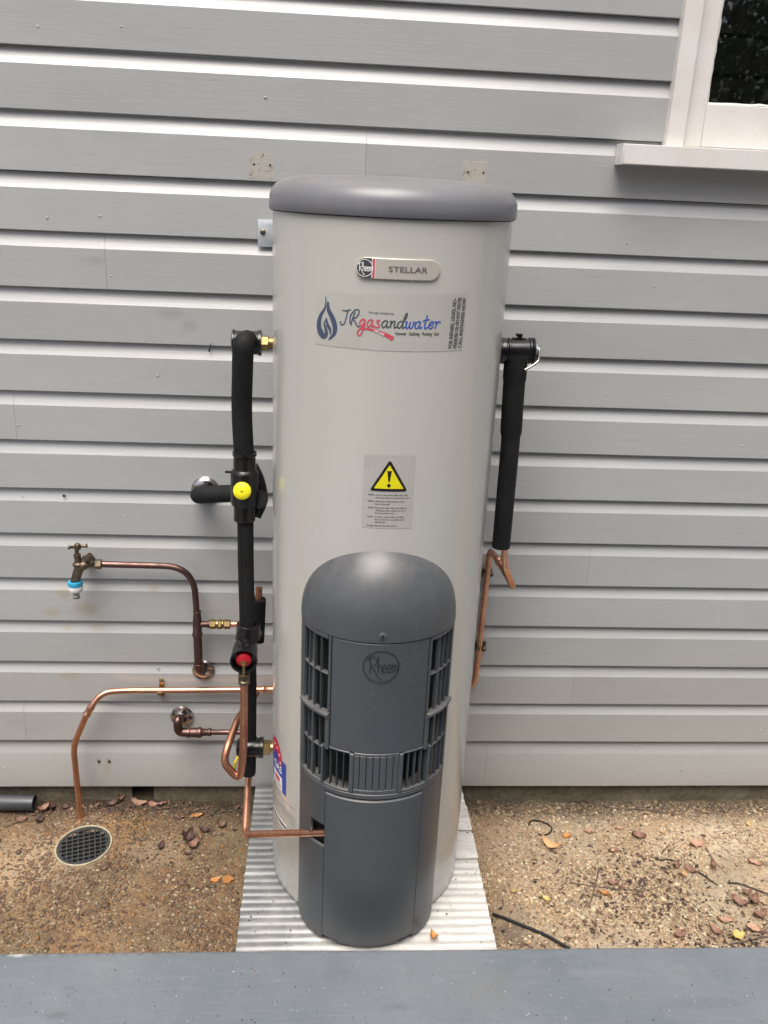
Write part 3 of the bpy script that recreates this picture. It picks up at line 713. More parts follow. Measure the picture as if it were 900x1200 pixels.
# maker badge
bz, bx0, bx1, bh = 1.7965, -.0885, .0835, .0205
def stadium(x0, x1, z, h, n=10, left=True, right=True):
    o = []
    if right: o += [(x1-h+h*math.cos(a), z+h*math.sin(a)) for a in np.linspace(-PI/2, PI/2, n)]
    else: o += [(x1, z-h), (x1, z+h)]
    if left: o += [(x0+h+h*math.cos(a), z+h*math.sin(a)) for a in np.linspace(PI/2, 3*PI/2, n)]
    else: o += [(x0, z+h), (x0, z-h)]
    return o
def dense(o, m=6):
    out = []
    for a, b in zip(o, o[1:]+o[:1]):
        k_ = max(1, int(math.dist(a, b)/.012))
        for j in range(k_): out.append((a[0]+(b[0]-a[0])*j/k_, a[1]+(b[1]-a[1])*j/k_))
    return out
def slab_wrap(name, outline, off0, off1, mat, parent, bev=.0012):
    o = dense(outline); n = len(o); cx_, cz_ = sum(a for a, b in o)/n, sum(b for a, b in o)/n
    ins = [(cx_+(a-cx_)*(1-bev*1.0/max(.02, abs(a-cx_)+.001)) if True else a, cz_+(b-cz_)*(1-bev/.02)) for a, b in o]
    V = [cyl(a, b, off0) for a, b in o]+[cyl(a, b, off1-bev*.6) for a, b in o]+[cyl(a, b, off1) for a, b in ins]
    F = [(i, (i+1) % n, n+(i+1) % n, n+i) for i in range(n)]+[(n+i, n+(i+1) % n, 2*n+(i+1) % n, 2*n+i) for i in range(n)]
    # cap: pair opposite points into strips by triangulating in 2-D
    bm = bmesh.new(); vs = [bm.verts.new((a, b, 0)) for a, b in ins]; f = bm.faces.new(vs); 
    for k in range(int(min(a for a, b in ins)/.006)-1, int(max(a for a, b in ins)/.006)+2): bmesh.ops.bisect_plane(bm, geom=bm.verts[:]+bm.edges[:]+bm.faces[:], plane_co=(k*.006, 0, 0), plane_no=(1, 0, 0))
    bm.verts.index_update(); b0_ = len(V); V += [cyl(v.co.x, v.co.y, off1) for v in bm.verts]
    F += [tuple(b0_+v.index for v in f.verts) for f in bm.faces]; bm.free()
    return ob(name, V, F, mat, parent)
    F += [tuple(2*n+v.index for v in f.verts) for f in bm.faces]; bm.free()
    return ob(name, V, F, mat, parent)
badge = slab_wrap('maker_badge', stadium(bx0, bx1, bz, bh), 0, .0045, M['badge'], heater)
stick('badge_end', (dense(stadium(bx0+.0008, bx0+.033, bz, bh-.001, right=False)), [tuple(range(len(dense(stadium(bx0+.0008, bx0+.033, bz, bh-.001, right=False)))))]), simple('badge_charcoal', (.05, .055, .065), .35), .0052, badge)
stick('red_stripe', patch(bx0+.0345, bx0+.0390, bz-bh+.0015, bz+bh-.0015, 1, 1), M['ink_red'], .0052, badge)
stick('silver_edge', join(patch(bx0+.0328, bx0+.0342, bz-bh+.0015, bz+bh-.0015, 1, 1), patch(bx0+.0393, bx0+.0405, bz-bh+.0015, bz+bh-.0015, 1, 1)), M['ink_white'], .0053, badge)
V_, F_ = text2d('STELLAR', .0155, 0, 0, 1.5, .0001); mx = max(a for a, b in V_)
V_ = [(a*.079/mx-.0225, b+bz-.0052) for a, b in V_]
stick('lettering', (V_, F_), M['ink_grey'], .0054, badge)
def ring(cx_, cz_, r_, w_, n=36):
    V = []; F = []
    for i in range(n):
        a = 2*PI*i/n; V += [(cx_+(r_-w_/2)*math.cos(a), cz_+(r_-w_/2)*math.sin(a)), (cx_+(r_+w_/2)*math.cos(a), cz_+(r_+w_/2)*math.sin(a))]
        j = (i+1) % n; F.append((2*i, 2*i+1, 2*j+1, 2*j))
    return V, F
def maker_logo(cx_, cz_, r_, w_):
    q = lambda pts: [(cx_+a*r_, cz_+b*r_) for a, b in pts]
    parts = [ring(cx_, cz_, r_, w_)]
    parts.append(ribbon(q([(-.62, .62), (-.62, 0), (-.62, -.42)]), w_))
    parts.append(ribbon(q([(-.78, .38), (-.62, .62), (-.38, .62), (-.24, .42), (-.32, .16), (-.55, .05), (-.40, -.2), (-.1, -.72), (.1, -.80)]), w_))
    parts.append(ribbon(q([(-.18, .72), (-.18, 0), (-.18, -.36)]), w_))
    parts.append(ribbon(q([(-.18, -.02), (-.1, .14), (.0, .1), (.02, -.36)]), w_))
    for x in (.18, .44):
        parts.append(ribbon(q([(x-.06, -.1), (x+.10, -.08), (x+.08, .12), (x, .16), (x-.07, .0), (x-.07, -.25), (x+.02, -.36), (x+.12, -.26)]), w_))
    parts.append(ribbon(q([(.62, .14), (.62, -.36)]), w_, False)); 
    parts.append(ribbon(q([(.62, .0), (.70, .14), (.76, .05), (.76, -.36)]), w_)); parts.append(ribbon(q([(.76, .0), (.84, .12), (.90, .03), (.90, -.32)]), w_))
    return join(*parts)
stick('logo', maker_logo(bx0+.0185, bz, .0165, .0013), M['ink_white'], .0056, badge)

# gas energy rating label low on the left side
gl = wrap('energy_label', *patch(-.372, -.268, .413, .513, 14, 4), .0006, M['gas_blue'], heater, 'blue and red gas energy rating label')
n_ = 20; cx_, cz_ = -.335, .492
arc = [(cx_+.046*math.cos(PI*i/n_)-.0, cz_+.064*math.sin(PI*i/n_)) for i in range(n_+1)]
stick('star_arc', (arc, [tuple(range(len(arc)))]), M['gas_red'], .0010, gl)
inn = [(cx_+.024*math.cos(PI*i/n_), cz_+.026*math.sin(PI*i/n_)) for i in range(n_+1)]
stick('arc_centre', (inn+[(cx_-.024, .47), (cx_+.024, .47)], [tuple(range(n_+1))+(n_+1, n_+2)]), M['gas_blue'], .0014, gl)
st = []
for i in range(6):
    a = PI*(.06+.16*i); sx_, sz_ = cx_+.036*math.cos(a), cz_+.046*math.sin(a)
    pts = [(sx_+(.006 if j % 2 == 0 else .0026)*math.sin(PI*j/5), sz_+(.006 if j % 2 == 0 else .0026)*math.cos(PI*j/5)) for j in range(10)]
    st.append((pts, [tuple(range(10))]))
stick('stars', join(*st), M['ink_white'], .0016, gl)
V_, F_ = text2d('GAS', .030, 0, 0, 1, .0009); mx = max(a for a, b in V_); stick('lettering', ([(-.346+a*.056/mx, .470+b) for a, b in V_], F_), M['ink_white'], .0018, gl)
stick('white_panel', patch(-.352, -.289, .4145, .458, 8, 1), M['ink_white'], .0012, gl)
stick('red_bar', patch(-.338, -.304, .437, .449, 5, 1), M['gas_red'], .0018, gl)
stick('faint_lines', join(*[patch(-.345, -.296, z_, z_+.0016, 5, 1) for z_ in (.421, .425, .430)]), M['ink_faded'], .0018, gl)
fp = []
for i, (a, b, z) in enumerate([(-.37, -.225, .395), (-.30, -.27, .376), (-.30, -.225, .368), (-.35, -.225, .360), (-.29, -.225, .352), (-.25, -.222, .342)]):
    x = a
    while x < b:
        wd = random.uniform(.002, .006); fp.append(([(x, z), (x+wd, z), (x+wd, z+.0024), (x, z+.0024)], [(0, 1, 2, 3)])); x += wd+.0015
wrap('rating_print', *join(*fp), .0006, M['ink_faded'], heater)
sl_ = wrap('serial_label', *patch(-.365, -.262, .300, .322, 10, 1), .0006, M['ink_white'], heater, 'small white serial number label')
fp = []; x = -.36
while x < -.266: wd = random.uniform(.0015, .005); fp.append(([(x, .307), (x+wd, .307), (x+wd, .315), (x, .315)], [(0, 1, 2, 3)])); x += wd+.001
stick('small_print', join(*fp), M['ink_black'], .0012, sl_)

# ------------------------------------------------------------------ burner cowl
CX, CY, CA, CB = -.005, -.5276, .184, .158
def cw(th, z, off=0):          # th in degrees, off outwards
    t = R(th); n = Vector((math.sin(t)/CA, -math.cos(t)/CB, 0)).normalized()
    return Vector((CX+CA*math.sin(t), CY-CB*math.cos(t), z))+n*off
def shell(t0, t1, z0, z1, o0=0., thick=.004, nt=None, nz=1, bev=.0015, zf=None):
    """curved plate with thickness and small bevel"""
    nt = nt or max(2, int(abs(t1-t0)/4)); V, F = [], []
    ts = [t0]+[t0+(t1-t0)*(i+1)/(nt+1) for i in range(nt)]+[t1]
    def grid(off, ins):
        base = len(V); dt = ins/.17*57.3; n_a = len(ts)
        for i, t in enumerate(ts):
            tt = t+(dt if i == 0 else -dt if i == n_a-1 else 0)
            for j in range(nz+1):
                z = z0+(z1-z0)*j/nz+(ins if j == 0 else -ins if j == nz else 0)
                V.append(cw(tt, z, off))
        return base
    n_a = len(ts); m_ = nz+1
    b0 = grid(o0-thick, 0); b1 = grid(o0-bev, 0); b2 = grid(o0, bev)
    for i in range(n_a-1):
        for j in range(nz):
            for b, fl_ in ((b0, 1), (b2, 0)):
                q = (b+i*m_+j, b+(i+1)*m_+j, b+(i+1)*m_+j+1, b+i*m_+j+1); F.append(q[::-1] if fl_ else q)
    per = [(i, 0) for i in range(n_a)]+[(n_a-1, j) for j in range(1, nz+1)]+[(i, nz) for i in range(n_a-2, -1, -1)]+[(0, j) for j in range(nz-1, 0, -1)]
    k = len(per)
    for a in range(k):
        (i, j), (i2, j2) = per[a], per[(a+1) % k]
        for u_, v_ in ((b0, b1), (b1, b2)): F.append((u_+i*m_+j, u_+i2*m_+j2, v_+i2*m_+j2, v_+i*m_+j))
    return V, F
cowl_parts = heater
ZD = .994
# dome
V, F = [], []; nt_, nz_ = 48, 18
for i in range(nz_+1):
    ph = (PI/2)*(i/nz_)
    for j in range(nt_+1):
        t = -100+200*j/nt_; tt = R(t)
        V.append(Vector((CX+(CA+.002)*math.sin(tt)*math.cos(ph), CY-(CB+.002)*math.cos(tt)*math.cos(ph), ZD+.209*math.sin(ph))))
b = len(V)
for j in range(nt_+1):
    tt = R(-100+200*j/nt_); V.append(cw(-100+200*j/nt_, ZD, -.006))
m_ = nt_+1
for i in range(nz_):
    for j in range(nt_): q = i*m_+j; F.append((q, q+1, q+m_+1, q+m_))
for j in range(nt_): F.append((j, b+j, b+j+1, j+1))
ob('cowl_dome', V, F, M['cowl'], heater, auto=60)
o = lathe('dome_screw', [(0, .003), (.0085, .003), (.0105, .0015), (.011, 0)], cw(0, ZD+.016, 0)+Vector((0, .0005, 0)), (0, -1, .12), M['cowl'], heater, 20)
lathe('screw_recess', [(0, .0), (.004, 0), (.004, .0006), (0, .0006)], cw(0, ZD+.016, 0)+Vector((0, -.0028, 0)), (0, -1, .12), M['emboss'], heater, 6)
# upper front panel, thin trim above it
ob('front_panel', *shell(-37.5, 37.5, .6975, .9895, -.0005, .006, 20), M['cowl'], heater, auto=30)
# outer side shell pieces round the grilles
for s in (-1, 1):
    def sh(a, b, z0, z1, o0=0., th=.008): 
        a, b = (a*s, b*s) if s > 0 else (b*s, a*s)
        return shell(a, b, z0, z1, o0, th)
    ob('grille_frame', *join(sh(38.2, 40.6, .792, .991, .0005), sh(72.5, 100, .5815, .991, .0005), sh(40.9, 72.3, .9805, .991, .0005)), M['cowl'], heater, auto=30)
    # lower deeper inner wall and the protruding lip
    ob('vent_lip', *join(shell(*(sorted((s*38.4, s*74))), .778, .7870, .009, .021)), M['cowl'], heater, auto=30)
    ob('vent_cheek', *join(sh(37.9, 41.8, .688, .779, .004, .03), sh(17.0, 20.2, .586, .694, .004, .03)), M['cowl'], heater, auto=30)
    for z in (.889, .684): ob('vent_rib', *sh(40.7, 72.3, z-.0015, z+.0015, -.001, .012), M['cowl'], heater, auto=30)
    for t in (48.4, 56.2, 64.2):
        ob('vent_fin', *sh(t-.33, t+.33, .7870, .980, -.001, .009), M['cowl'], heater, auto=30)
        ob('vent_fin', *sh(t-.33, t+.33, .590 if t > 50 else .600, .7795, -.001, .009), M['cowl'], heater, auto=30)
    for t in (25.4, 31.2, 37.0): ob('vent_fin', *sh(t-.40, t+.40, .590, .6905, -.001, .010), M['cowl'], heater, auto=30)
    # heavier angled fin where the two grilles meet
    ob('corner_fin', *sh(42.6, 44.4, .588, .6935, .006, .034), M['cowl'], heater, auto=30)
    ob('band_edge', *sh(20.3, 37.8, .6915, .6970, .0008), M['cowl'], heater, auto=30)
    ob('band_edge', *sh(20.3, 72.4, .5815, .5885, .0008), M['cowl'], heater, auto=30)
# slotted centre of the band
sl = [-12.6, -7.5, -2.5, 2.5, 7.5, 12.6]
edges = [-17]+[e for c_ in sl for e in (c_-.24, c_+.24)]+[17]
cen = [shell(edges[i], edges[i+1], .594, .689, 0, .008, 1, bev=.0006) for i in range(0, len(edges), 2)]
ob('slotted_panel', *join(shell(-17, 17, .6893, .6970, 0, .008), shell(-17, 17, .5815, .5937, 0, .008), *cen), M['cowl'], heater, auto=30)
ob('band_skirt', *shell(-100, 100, .5675, .5812, .0008, .008, 48), M['cowl'], heater, auto=30)
# dark void behind every opening
V, F = [], []
for i, t in enumerate(np.linspace(-88, 88, 61)):
    for z_ in (.57, .992):
        q = cw(t, z_, -.055); dxy = Vector((q.x, q.y+.33, 0))
        if dxy.length < TR+.003: dxy = dxy.normalized()*(TR+.003)
        V.append(Vector((dxy.x, dxy.y-.33, z_)))
    if i: F.append((2*i-2, 2*i, 2*i+1, 2*i-1))
ob('vent_backing', V, F, M['black_void'], heater)
# lower case: left, right sides and access door
ob('side_case', *join(shell(40.6, 100, .102, .5670, 0, .008, 16)), M['cowl'], heater, auto=30)
tt_ = list(np.linspace(-100, -56.5, 13))+list(np.linspace(-53, -40.6, 5)); zz_ = [.102, .2, .3, .394, .40, .456, .462, .567]
V = [cw(t, z, 0) for t in tt_ for z in zz_]+[cw(t, z, -.008) for t in tt_ for z in zz_]; nz8 = len(zz_); off_ = len(tt_)*nz8; F = []
def solid(i, j): return 0 <= i < len(tt_)-1 and 0 <= j < nz8-1 and not (i >= 12 and 3 <= j <= 5)
for i in range(len(tt_)-1):
    for j in range(nz8-1):
        if not solid(i, j): continue
        q = i*nz8+j; F.append((q, q+nz8, q+nz8+1, q+1)); F.append((off_+q, off_+q+1, off_+q+nz8+1, off_+q+nz8))
        for (di, dj, a, b) in ((-1, 0, q, q+1), (1, 0, q+nz8+1, q+nz8), (0, -1, q+nz8, q), (0, 1, q+1, q+nz8+1)):
            if not solid(i+di, j+dj): F.append((a, b, off_+b, off_+a))
ob('side_case', V, F, M['cowl'], heater, auto=30)
ob('pipe_recess', *join(shell(-58, -38, .385, .47, -.030, .002, 4)), M['black_void'], heater)
ob('access_door', *shell(-39.9, 39.9, .115, .5635, .0035, .007, 22, bev=.0022), M['cowl'], heater, auto=28)
ob('door_lip', *shell(-26, 26, .100, .1125, -.004, .006, 12), M['cowl'], heater, auto=30)
ob('cowl_floor', [cw(t, .112, -.006) for t in np.linspace(-95, 95, 31)], [tuple(range(31))], M['black_void'], heater)
ob('door_gap', *shell(-41.5, 41.5, .104, .5672, -.009, .002, 22), M['black_void'], heater)
lv, lf = maker_logo(0, 0, .0405, .0017)
emb = ob('maker_emblem', [cw(0, .932+b, .0011)+Vector((a*1.0, (math.hypot(CB, 0)*(1-math.sqrt(max(0, 1-(a/CA)**2)))), 0)) for a, b in lv], lf, M['emboss'], heater, smooth=False)
lv, lf = ring(0, 0, .0425, .0010)
ob('emblem_rim', [cw(0, .932+b, .0013)+Vector((a, CB*(1-math.sqrt(1-(a/CA)**2)), 0)) for a, b in lv], lf, M['cowl'], heater, smooth=False)

# ------------------------------------------------------------------ wall bracket
brk = thing('wall_bracket', 'small galvanised angle bracket with one screw beside the tank lid', 'bracket')
a_, b_ = P(302, 257, -.004), P(330, 290, -.004)
ob('plate', *join(box_data(((a_.x+b_.x)/2, -.0035, (a_.z+b_.z)/2), (b_.x-a_.x, .003, a_.z-b_.z), bev=.0006), box_data((b_.x, -.05, (a_.z+b_.z)/2), (.003, .1, a_.z-b_.z), bev=.0006)), M['galv'], brk)
c = P(308, 272, -.006); lathe('screw', [(.0075, 0), (.0075, .002), (.0045, .0035), (.0045, .006), (0, .0065)], (c.x, -.005, c.z), (0, -1, 0), M['oldbrass'], brk, 12)

# ------------------------------------------------------------------ left insulated pipework
ip = thing('insulated_pipe', 'black foam lagged pipe with yellow capped valve left of the tank', 'pipe')
Y0 = -.33
def collar(u, v, Y, rr, h, axis, mat, parent, name='collar', prof=None):
    c_ = P(u, v, Y); prof = prof or [(rr*.8, -h/2), (rr, -h/2), (rr*1.0, h/2), (rr*.8, h/2)]
    return lathe(name, prof, c_, axis, mat, parent)
# top elbow cover, horizontal
a_ = P(272, 401, Y0); b_ = P(307, 402, Y0); ln = (b_-a_).length; ax = (b_-a_).normalized()
lathe('elbow_cover', [(0, 0), (.026, 0), (.030, .002), (.030, .006), (.0275, .008), (.0275, ln-.010), (.030, ln-.008), (.030, ln-.001), (.024, ln), (0, ln)], a_, ax, M['blackpl'], ip)
ob('union_nut', *join(hexnut(P(306, 402, Y0), ax, .0185, .018), lathe_data([(.0145, 0), (.0145, .03), (0, .03)], P(306, 402, Y0), ax, 20)), M['brass'], ip)
pth = fillet([P(291, 399, Y0-.012), P(285, 402, Y0-.036), P(284, 440, Y0-.020), P(283, 480, Y0), P(286, 536, Y0)], [.03, .03, .05], 8)
tube('lagging', pth, .0248, M['foam'], ip, 24)
# tempering valve cover, vertical
pt, pb = P(286.5, 529, Y0), P(286.5, 609, Y0); ax = (pb-pt).normalized(); ln = (pb-pt).length
k_ = ln/80
lathe('valve_cover', [(.026, 0), (.0295, .001), (.0300, 4*k_), (.0265, 6*k_), (.0275, 8*k_), (.0275, 20*k_), (.0335, 23*k_), (.0345, 25*k_), (.0345, 58*k_), (.033, 61*k_), (.027, 62*k_), (.0265, 76*k_), (.0275, 77*k_), (.0275, 80*k_), (.02, 80*k_)], pt, ax, M['blackpl'], ip)
ob('clip_tab', *box_data(P(268.5, 553, Y0), (.020, .008, .005), bev=.001), M['blackpl'], ip)
ob('cover_seam', *box_data(P(286.5, 542, Y0-.027), (.0012, .004, .05)), M['black_void'], ip)
ycap = P(284, 575, Y0-.034)
lathe('yellow_cap', [(.0215, -.004), (.0225, .004), (.0220, .009), (.0185, .0125), (.010, .0145), (0, .015)], ycap, (0, -1, .25), M['yellow'], ip, 14)
c = ycap+Vector((0, -.0155, .002)); ob('cap_arrow', [c+Vector((-.005, 0, .003)), c+Vector((.005, 0, .003)), c+Vector((0, .0003, -.005))], [(0, 1, 2)], simple('dull_yellow', (.42, .36, .01), .6), ip, smooth=False)
tube('lagging', fillet([P(287.5, 600, Y0), P(288, 660, Y0), P(290, 735, Y0), P(292, 800, Y0+.01), P(291.5, 898, Y0+.01), P(291, 906, Y0+.01)], .02, 4), [.0205]*0 or .0205, M['foam'], ip, 22)
for (u1, v1, u2, v2) in ((281, 620, 282, 725), (279, 450, 279, 520)):
    tube('lagging_seam', [P(u1, v1, Y0-.0195 if u1 > 280 else Y0-.024), P((u1+u2)/2+.6, (v1+v2)/2, Y0-.0195 if u1 > 280 else Y0-.024), P(u2, v2, Y0-.0195 if u1 > 280 else Y0-.024)], .0009, M['rubber'], ip, 6)
# wall branch: chrome flange, lagged arm, rear elbow into the valve
fc = P(241, 574, 0)
lathe('wall_flange', [(.040, 0), (.041, .003), (.038, .009), (.028, .014), (.014, .016), (0, .016)], (fc.x, -.001, fc.z), (0, -1, 0), M['chrome'], ip, 36)
tube('branch_stub', [(fc.x-.008, -.01, fc.z), (fc.x-.008, -.05, fc.z)], .0125, M['copper'], ip)
arm = fillet([Vector((fc.x-.006, -.03, fc.z-.006)), P(231, 580, -.13), P(275, 578, -.15), P(304, 583, -.17), P(303, 585, Y0)], [.045, .03, .05, .03], 8)
tube('branch_lagging', arm, .0240, M['foam'], ip, 22)
V, F = tube_data(fillet([P(295, 548, Y0+.05), P(302, 562, Y0+.06), P(307, 586, Y0+.06), P(298, 604, Y0+.05)], .03, 6), .0185, 16); ob('rear_cover', V, F, M['blackpl'], ip)
# relief valve in its slanted cover
pA, pB = P(291.5, 731, Y0), P(290, 748, Y0-.004); ax = (pB-pA).normalized(); ln = (pB-pA).length
lathe('relief_collar', [(.02, 0), (.031, 0), (.0325, .003), (.031, .006), (.0315, ln-.004), (.033, ln), (.02, ln+.004)], pA, ax, M['blackpl'], ip)
qA, qB = P(288.3, 756, Y0-.008), P(285.5, 775.5, Y0-.088); ax = (qB-qA).normalized(); ln = (qB-qA).length
lathe('relief_cover', [(0, -.01), (.024, -.008), (.030, 0), (.0325, .02), (.0345, ln-.01), (.036, ln-.004), (.0355, ln), (.0320, ln), (.031, ln-.022), (0, ln-.022)], qA, ax, M['blackpl'], ip)
for du in (-4.5, 4): ob('slot', *box_data(P(285.5+du, 757, Y0-.062), (.008, .012, .007), bev=.001), M['black_void'], ip)
lathe('red_cap', [(.020, -.02), (.0215, -.006), (.0195, .001), (.012, .006), (0, .008)], qB-ax*.006, ax, M['red'], ip, 16)
c = qB+ax*.006
ob('relief_lever', *join(box_data(c+Vector((0, 0, .0)), (.014, .006, .010), bev=.0015), box_data(c+Vector((.001, -.004, -.020)), (.0065, .004, .036), bev=.001)), M['brass'], ip)
# rear lagged cross with copper stub
tube('rear_lagging', fillet([P(303, 702, -.24), P(302, 730, -.24), P(301, 752, -.25)], .02), [.020]*0 or .0205, M['foam'], ip, 18)
tube('rear_lagging', fillet([P(300, 740, -.24), P(292, 745, Y0)], .02), .022, M['blackpl'], ip, 18)
tube('copper_stub', [P(303, 703, -.24), P(303.5, 688, -.235)], .0095, M['copper2'], ip)
# inlet cover + nut at the bottom
a_ = P(277.5, 876, Y0); b_ = P(309, 876, Y0); ln = (b_-a_).length; ax = (b_-a_).normalized()
lathe('inlet_cover', [(0, 0), (.020, 0), (.026, .006), (.0275, .012), (.0275, ln-.012), (.0295, ln-.010), (.0295, ln-.001), (.022, ln), (0, ln)], a_, ax, M['blackpl'], ip)
ob('union_nut', *join(hexnut(P(308, 876, Y0), ax, .021, .022), lathe_data([(.016, 0), (.016, .034), (0, .034)], P(308, 876, Y0), ax, 20)), M['brass'], ip)

# relief valve drain tube
vd = thing('drain_tube', 'dull copper tube hanging in a hook below the red capped relief valve', 'pipe')
YD = Y0-.075
ob('compression_nut', *join(hexnut(P(286, 789, YD), (0, 0, -1), .0165, .016), lathe_data([(.012, 0), (.0155, .004), (.0155, .012), (.011, .016), (0, .016)], P(286, 789, YD)+Vector((0, 0, -.017)), (0, 0, -1), 20)), M['oldbrass'], vd)
tube('tube', fillet([P(286, 800, YD), P(285.5, 880, YD), P(281, 915, YD), P(262, 894, YD+.01), P(266, 876, YD+.03), P(279, 842, YD+.12), P(300, 812, -.05)], [.02, .035, .03, .03, .03], 8), .0105, M['copper2'], vd, 16)

# copper drain pipe along the wall, behind the tank and up to the valve on the right
dp = thing('copper_pipe', 'bright copper pipe running from the drain along the wall behind the tank', 'pipe')
r_ = .0093; gA = G(95, 966, .012)
main = fillet([gA+Vector((0, 0, -.03)), P(86, 874, gA.y+.05), P(103, 834, -.07), P(119, 811, -.045), P(150, 809, -.03), P(190, 809, -.026), P(322, 808, -.026), P(400, 807, -.026), P(556, 806, -.026), P(574, 645, -.028), P(583, 655, -.12), P(599, 683, -.235), P(601, 688, -.27), P(591, 662, -.325), P(592, 636, -.33)], [.035, .05, .05, .05, .1, .05, .05, .04, .022, .02, .02, .02, .03, .02], 9)
tube('pipe', main, r_, M['copper'], dp, 18)
def ferrule(parent, a, b, rr, mat, name='coupling'):
    a, b = Vector(a), Vector(b); L = (b-a).length; ax = (b-a).normalized()
    return lathe(name, [(rr, 0), (rr+.0022, .001), (rr+.0028, .004), (rr+.0022, .007), (rr+.0012, .009), (rr+.0012, L-.009), (rr+.0022, L-.007), (rr+.0028, L-.004), (rr+.0022, L-.001), (rr, L)], a, ax, mat, parent, 18)
yy = gA.y+.05
def near(path, u, v):
    best = None
    for i in range(len(path)-1):
        for t in (0, .25, .5, .75):
            p_ = path[i].lerp(path[i+1], t); d_ = p_-CAM; zz = d_.dot(_fw); uu = 450+FPX*d_.dot(_rt)/zz; vv = 600-FPX*d_.dot(_up)/zz
            e_ = (uu-u)**2+(vv-v)**2
            if best is None or e_ < best[0]: best = (e_, p_, (path[i+1]-path[i]).normalized())
    return best[1], best[2]
for (u, v, L) in [(104.5, 833, .036), (316, 808, .045), (586, 661, .026)]:
    p_, t_ = near(main, u, v); ferrule(dp, p_-t_*L/2, p_+t_*L/2, r_+.0004, M['copper'])
def clip(u, v, parent, vert=False):
    c_ = P(u, v, -.026)
    V, F = box_data((c_.x, -.004, c_.z+(.0 if vert else .002)), (.062 if vert else .014, .004, .014 if vert else .062), bev=.001)
    d2 = lathe_data([(r_+.0005, -.007), (r_+.003, -.007), (r_+.003, .007), (r_+.0005, .007)], c_, (0, 0, 1) if vert else (1, 0, 0), 18)
    o_ = ob('clip', *join((V, F), d2), M['brass' if not vert else 'oldbrass'], parent)
    for s in (-1, 1): lathe('clip_screw', [(.005, 0), (.0045, .002), (0, .003)], (c_.x+(.024*s if vert else 0), -.006, c_.z+(0 if vert else .024*s+.002)), (0, -1, 0), M['oldbrass'], o_, 10)
clip(188, 811, dp); clip(566.5, 672, dp, True); clip(559.5, 758, dp, True)
for (u, v) in ((575, 671.5), (566.5, 759)):
    lathe('standoff_bolt', [(.007, 0), (.0075, .002), (.0075, .012), (.004, .015), (0, .015)], P(u, v, -.018), (0, -1, 0), M['oldbrass'], dp, 10)

# tap supply pipe
sp = thing('tap_supply_pipe', 'aged brown copper pipe from a wall flange up to the garden tap', 'pipe')
YB = -.045; rb = .0095
tpath = fillet([P(112, 661, YB), P(226, 664, YB), P(231.5, 728, YB)], [.10], 12)
tube('pipe', tpath, rb, M['brown'], sp, 16)
lo = fillet([P(231.5, 742, YB), P(233, 785, YB), P(238.5, 786, -.002)], [.018], 8)
tube('lower_pipe', lo, .0130, M['brown'], sp, 18)
fc = P(238.5, 785, 0); lathe('wall_flange', [(.0335, 0), (.0345, .003), (.030, .008), (.022, .010), (.014, .016), (0, .016)], (fc.x, -.001, fc.z), (0, -1, 0), M['chrome'], sp, 32)
def ringb(pa, pb, r1, mat, parent, name='solder_ring'):
    return lathe(name, [(r1, 0), (r1+.003, .001), (r1+.003, .005), (r1, .006)], pa, (Vector(pb)-Vector(pa)).normalized(), mat, parent, 18)
a_, b_ = P(231, 716, YB), P(231.5, 746, YB); L = (b_-a_).length
lathe('tee', [(.0095, 0), (.0125, .001), (.0125, .004), (.0105, .006), (.0125, L*.32), (.0135, L*.4), (.0135, L*.82), (.0155, L*.86), (.0155, L*.96), (.013, L)], a_, b_-a_, M['brown'], sp, 18)
a_ = P(232, 731.5, YB); b_ = P(247, 731.5, YB); L = (b_-a_).length
lathe('tee_branch', [(.0095, 0), (.0095, L*.75), (.012, L*.8), (.012, L*.95), (.0095, L)], a_, b_-a_, M['brown'], sp, 16)
p_ = P(232.6, 777, YB); ringb(p_, p_+Vector((0, 0, -1)), .0128, M['brown'], sp)
ax = (P(272, 731.5, YB)-P(246, 731.5, YB)).normalized(); o_ = P(246, 731.5, YB)
ob('brass_union', *join(hexnut(o_, ax, .0145, .018), lathe_data([(.009, .018), (.0125, .0185), (.0125, .024), (.009, .0245)], o_, ax, 16), hexnut(o_+ax*.025, ax, .0155, .010), lathe_data([(.009, .036), (.0125, .0365), (.0125, .040), (.009, .041)], o_, ax, 16), hexnut(o_+ax*.042, ax, .0145, .019)), M['brass'], sp)
tube('copper_tail', fillet([P(271, 731.5, YB), P(285, 731.5, YB), P(299, 736, -.22)], .02), .0085, M['copper'], sp, 14)

# garden tap
tap = thing('garden_tap', 'old brass garden tap with blue and white hose connector', 'tap')
YT = -.07
def pz(u, v): return P(u, v, YT)
lathe('backplate', [(.020, 0), (.021, .003), (.012, .008), (.009, .012)], (P(104, 656, 0).x, -.001, P(104, 656, 0).z), (0, -1, 0), M['oldbrass'], tap, 20)
tube('wall_arm', fillet([Vector((P(104, 656, 0).x, -.008, P(104, 656, 0).z)), P(104, 657, YT+.02), P(96, 661, YT)], .02), [.010]*0 or .0105, M['oldbrass'], tap, 14)
b1 = fillet([P(110, 661, YB-.01), P(100, 662, YT), P(93.5, 664, YT), P(87.5, 682, YT)], .02, 8)
tube('body', b1, [.0095+.0045*min(1, i/(len(b1)*.35)) - (.0015 if i == len(b1)-1 else 0) for i in range(len(b1))], M['oldbrass'], tap, 20)
ob('pipe_nut', *hexnut(P(111.5, 661, YB-.005), (1, 0, 0), .0145, .019), M['oldbrass'], tap)
V, F = tube_data([P(102, 656, YT), P(106, 650, YT-.002)], [.010, .008], 12); ob('boss', V, F, M['oldbrass'], tap)
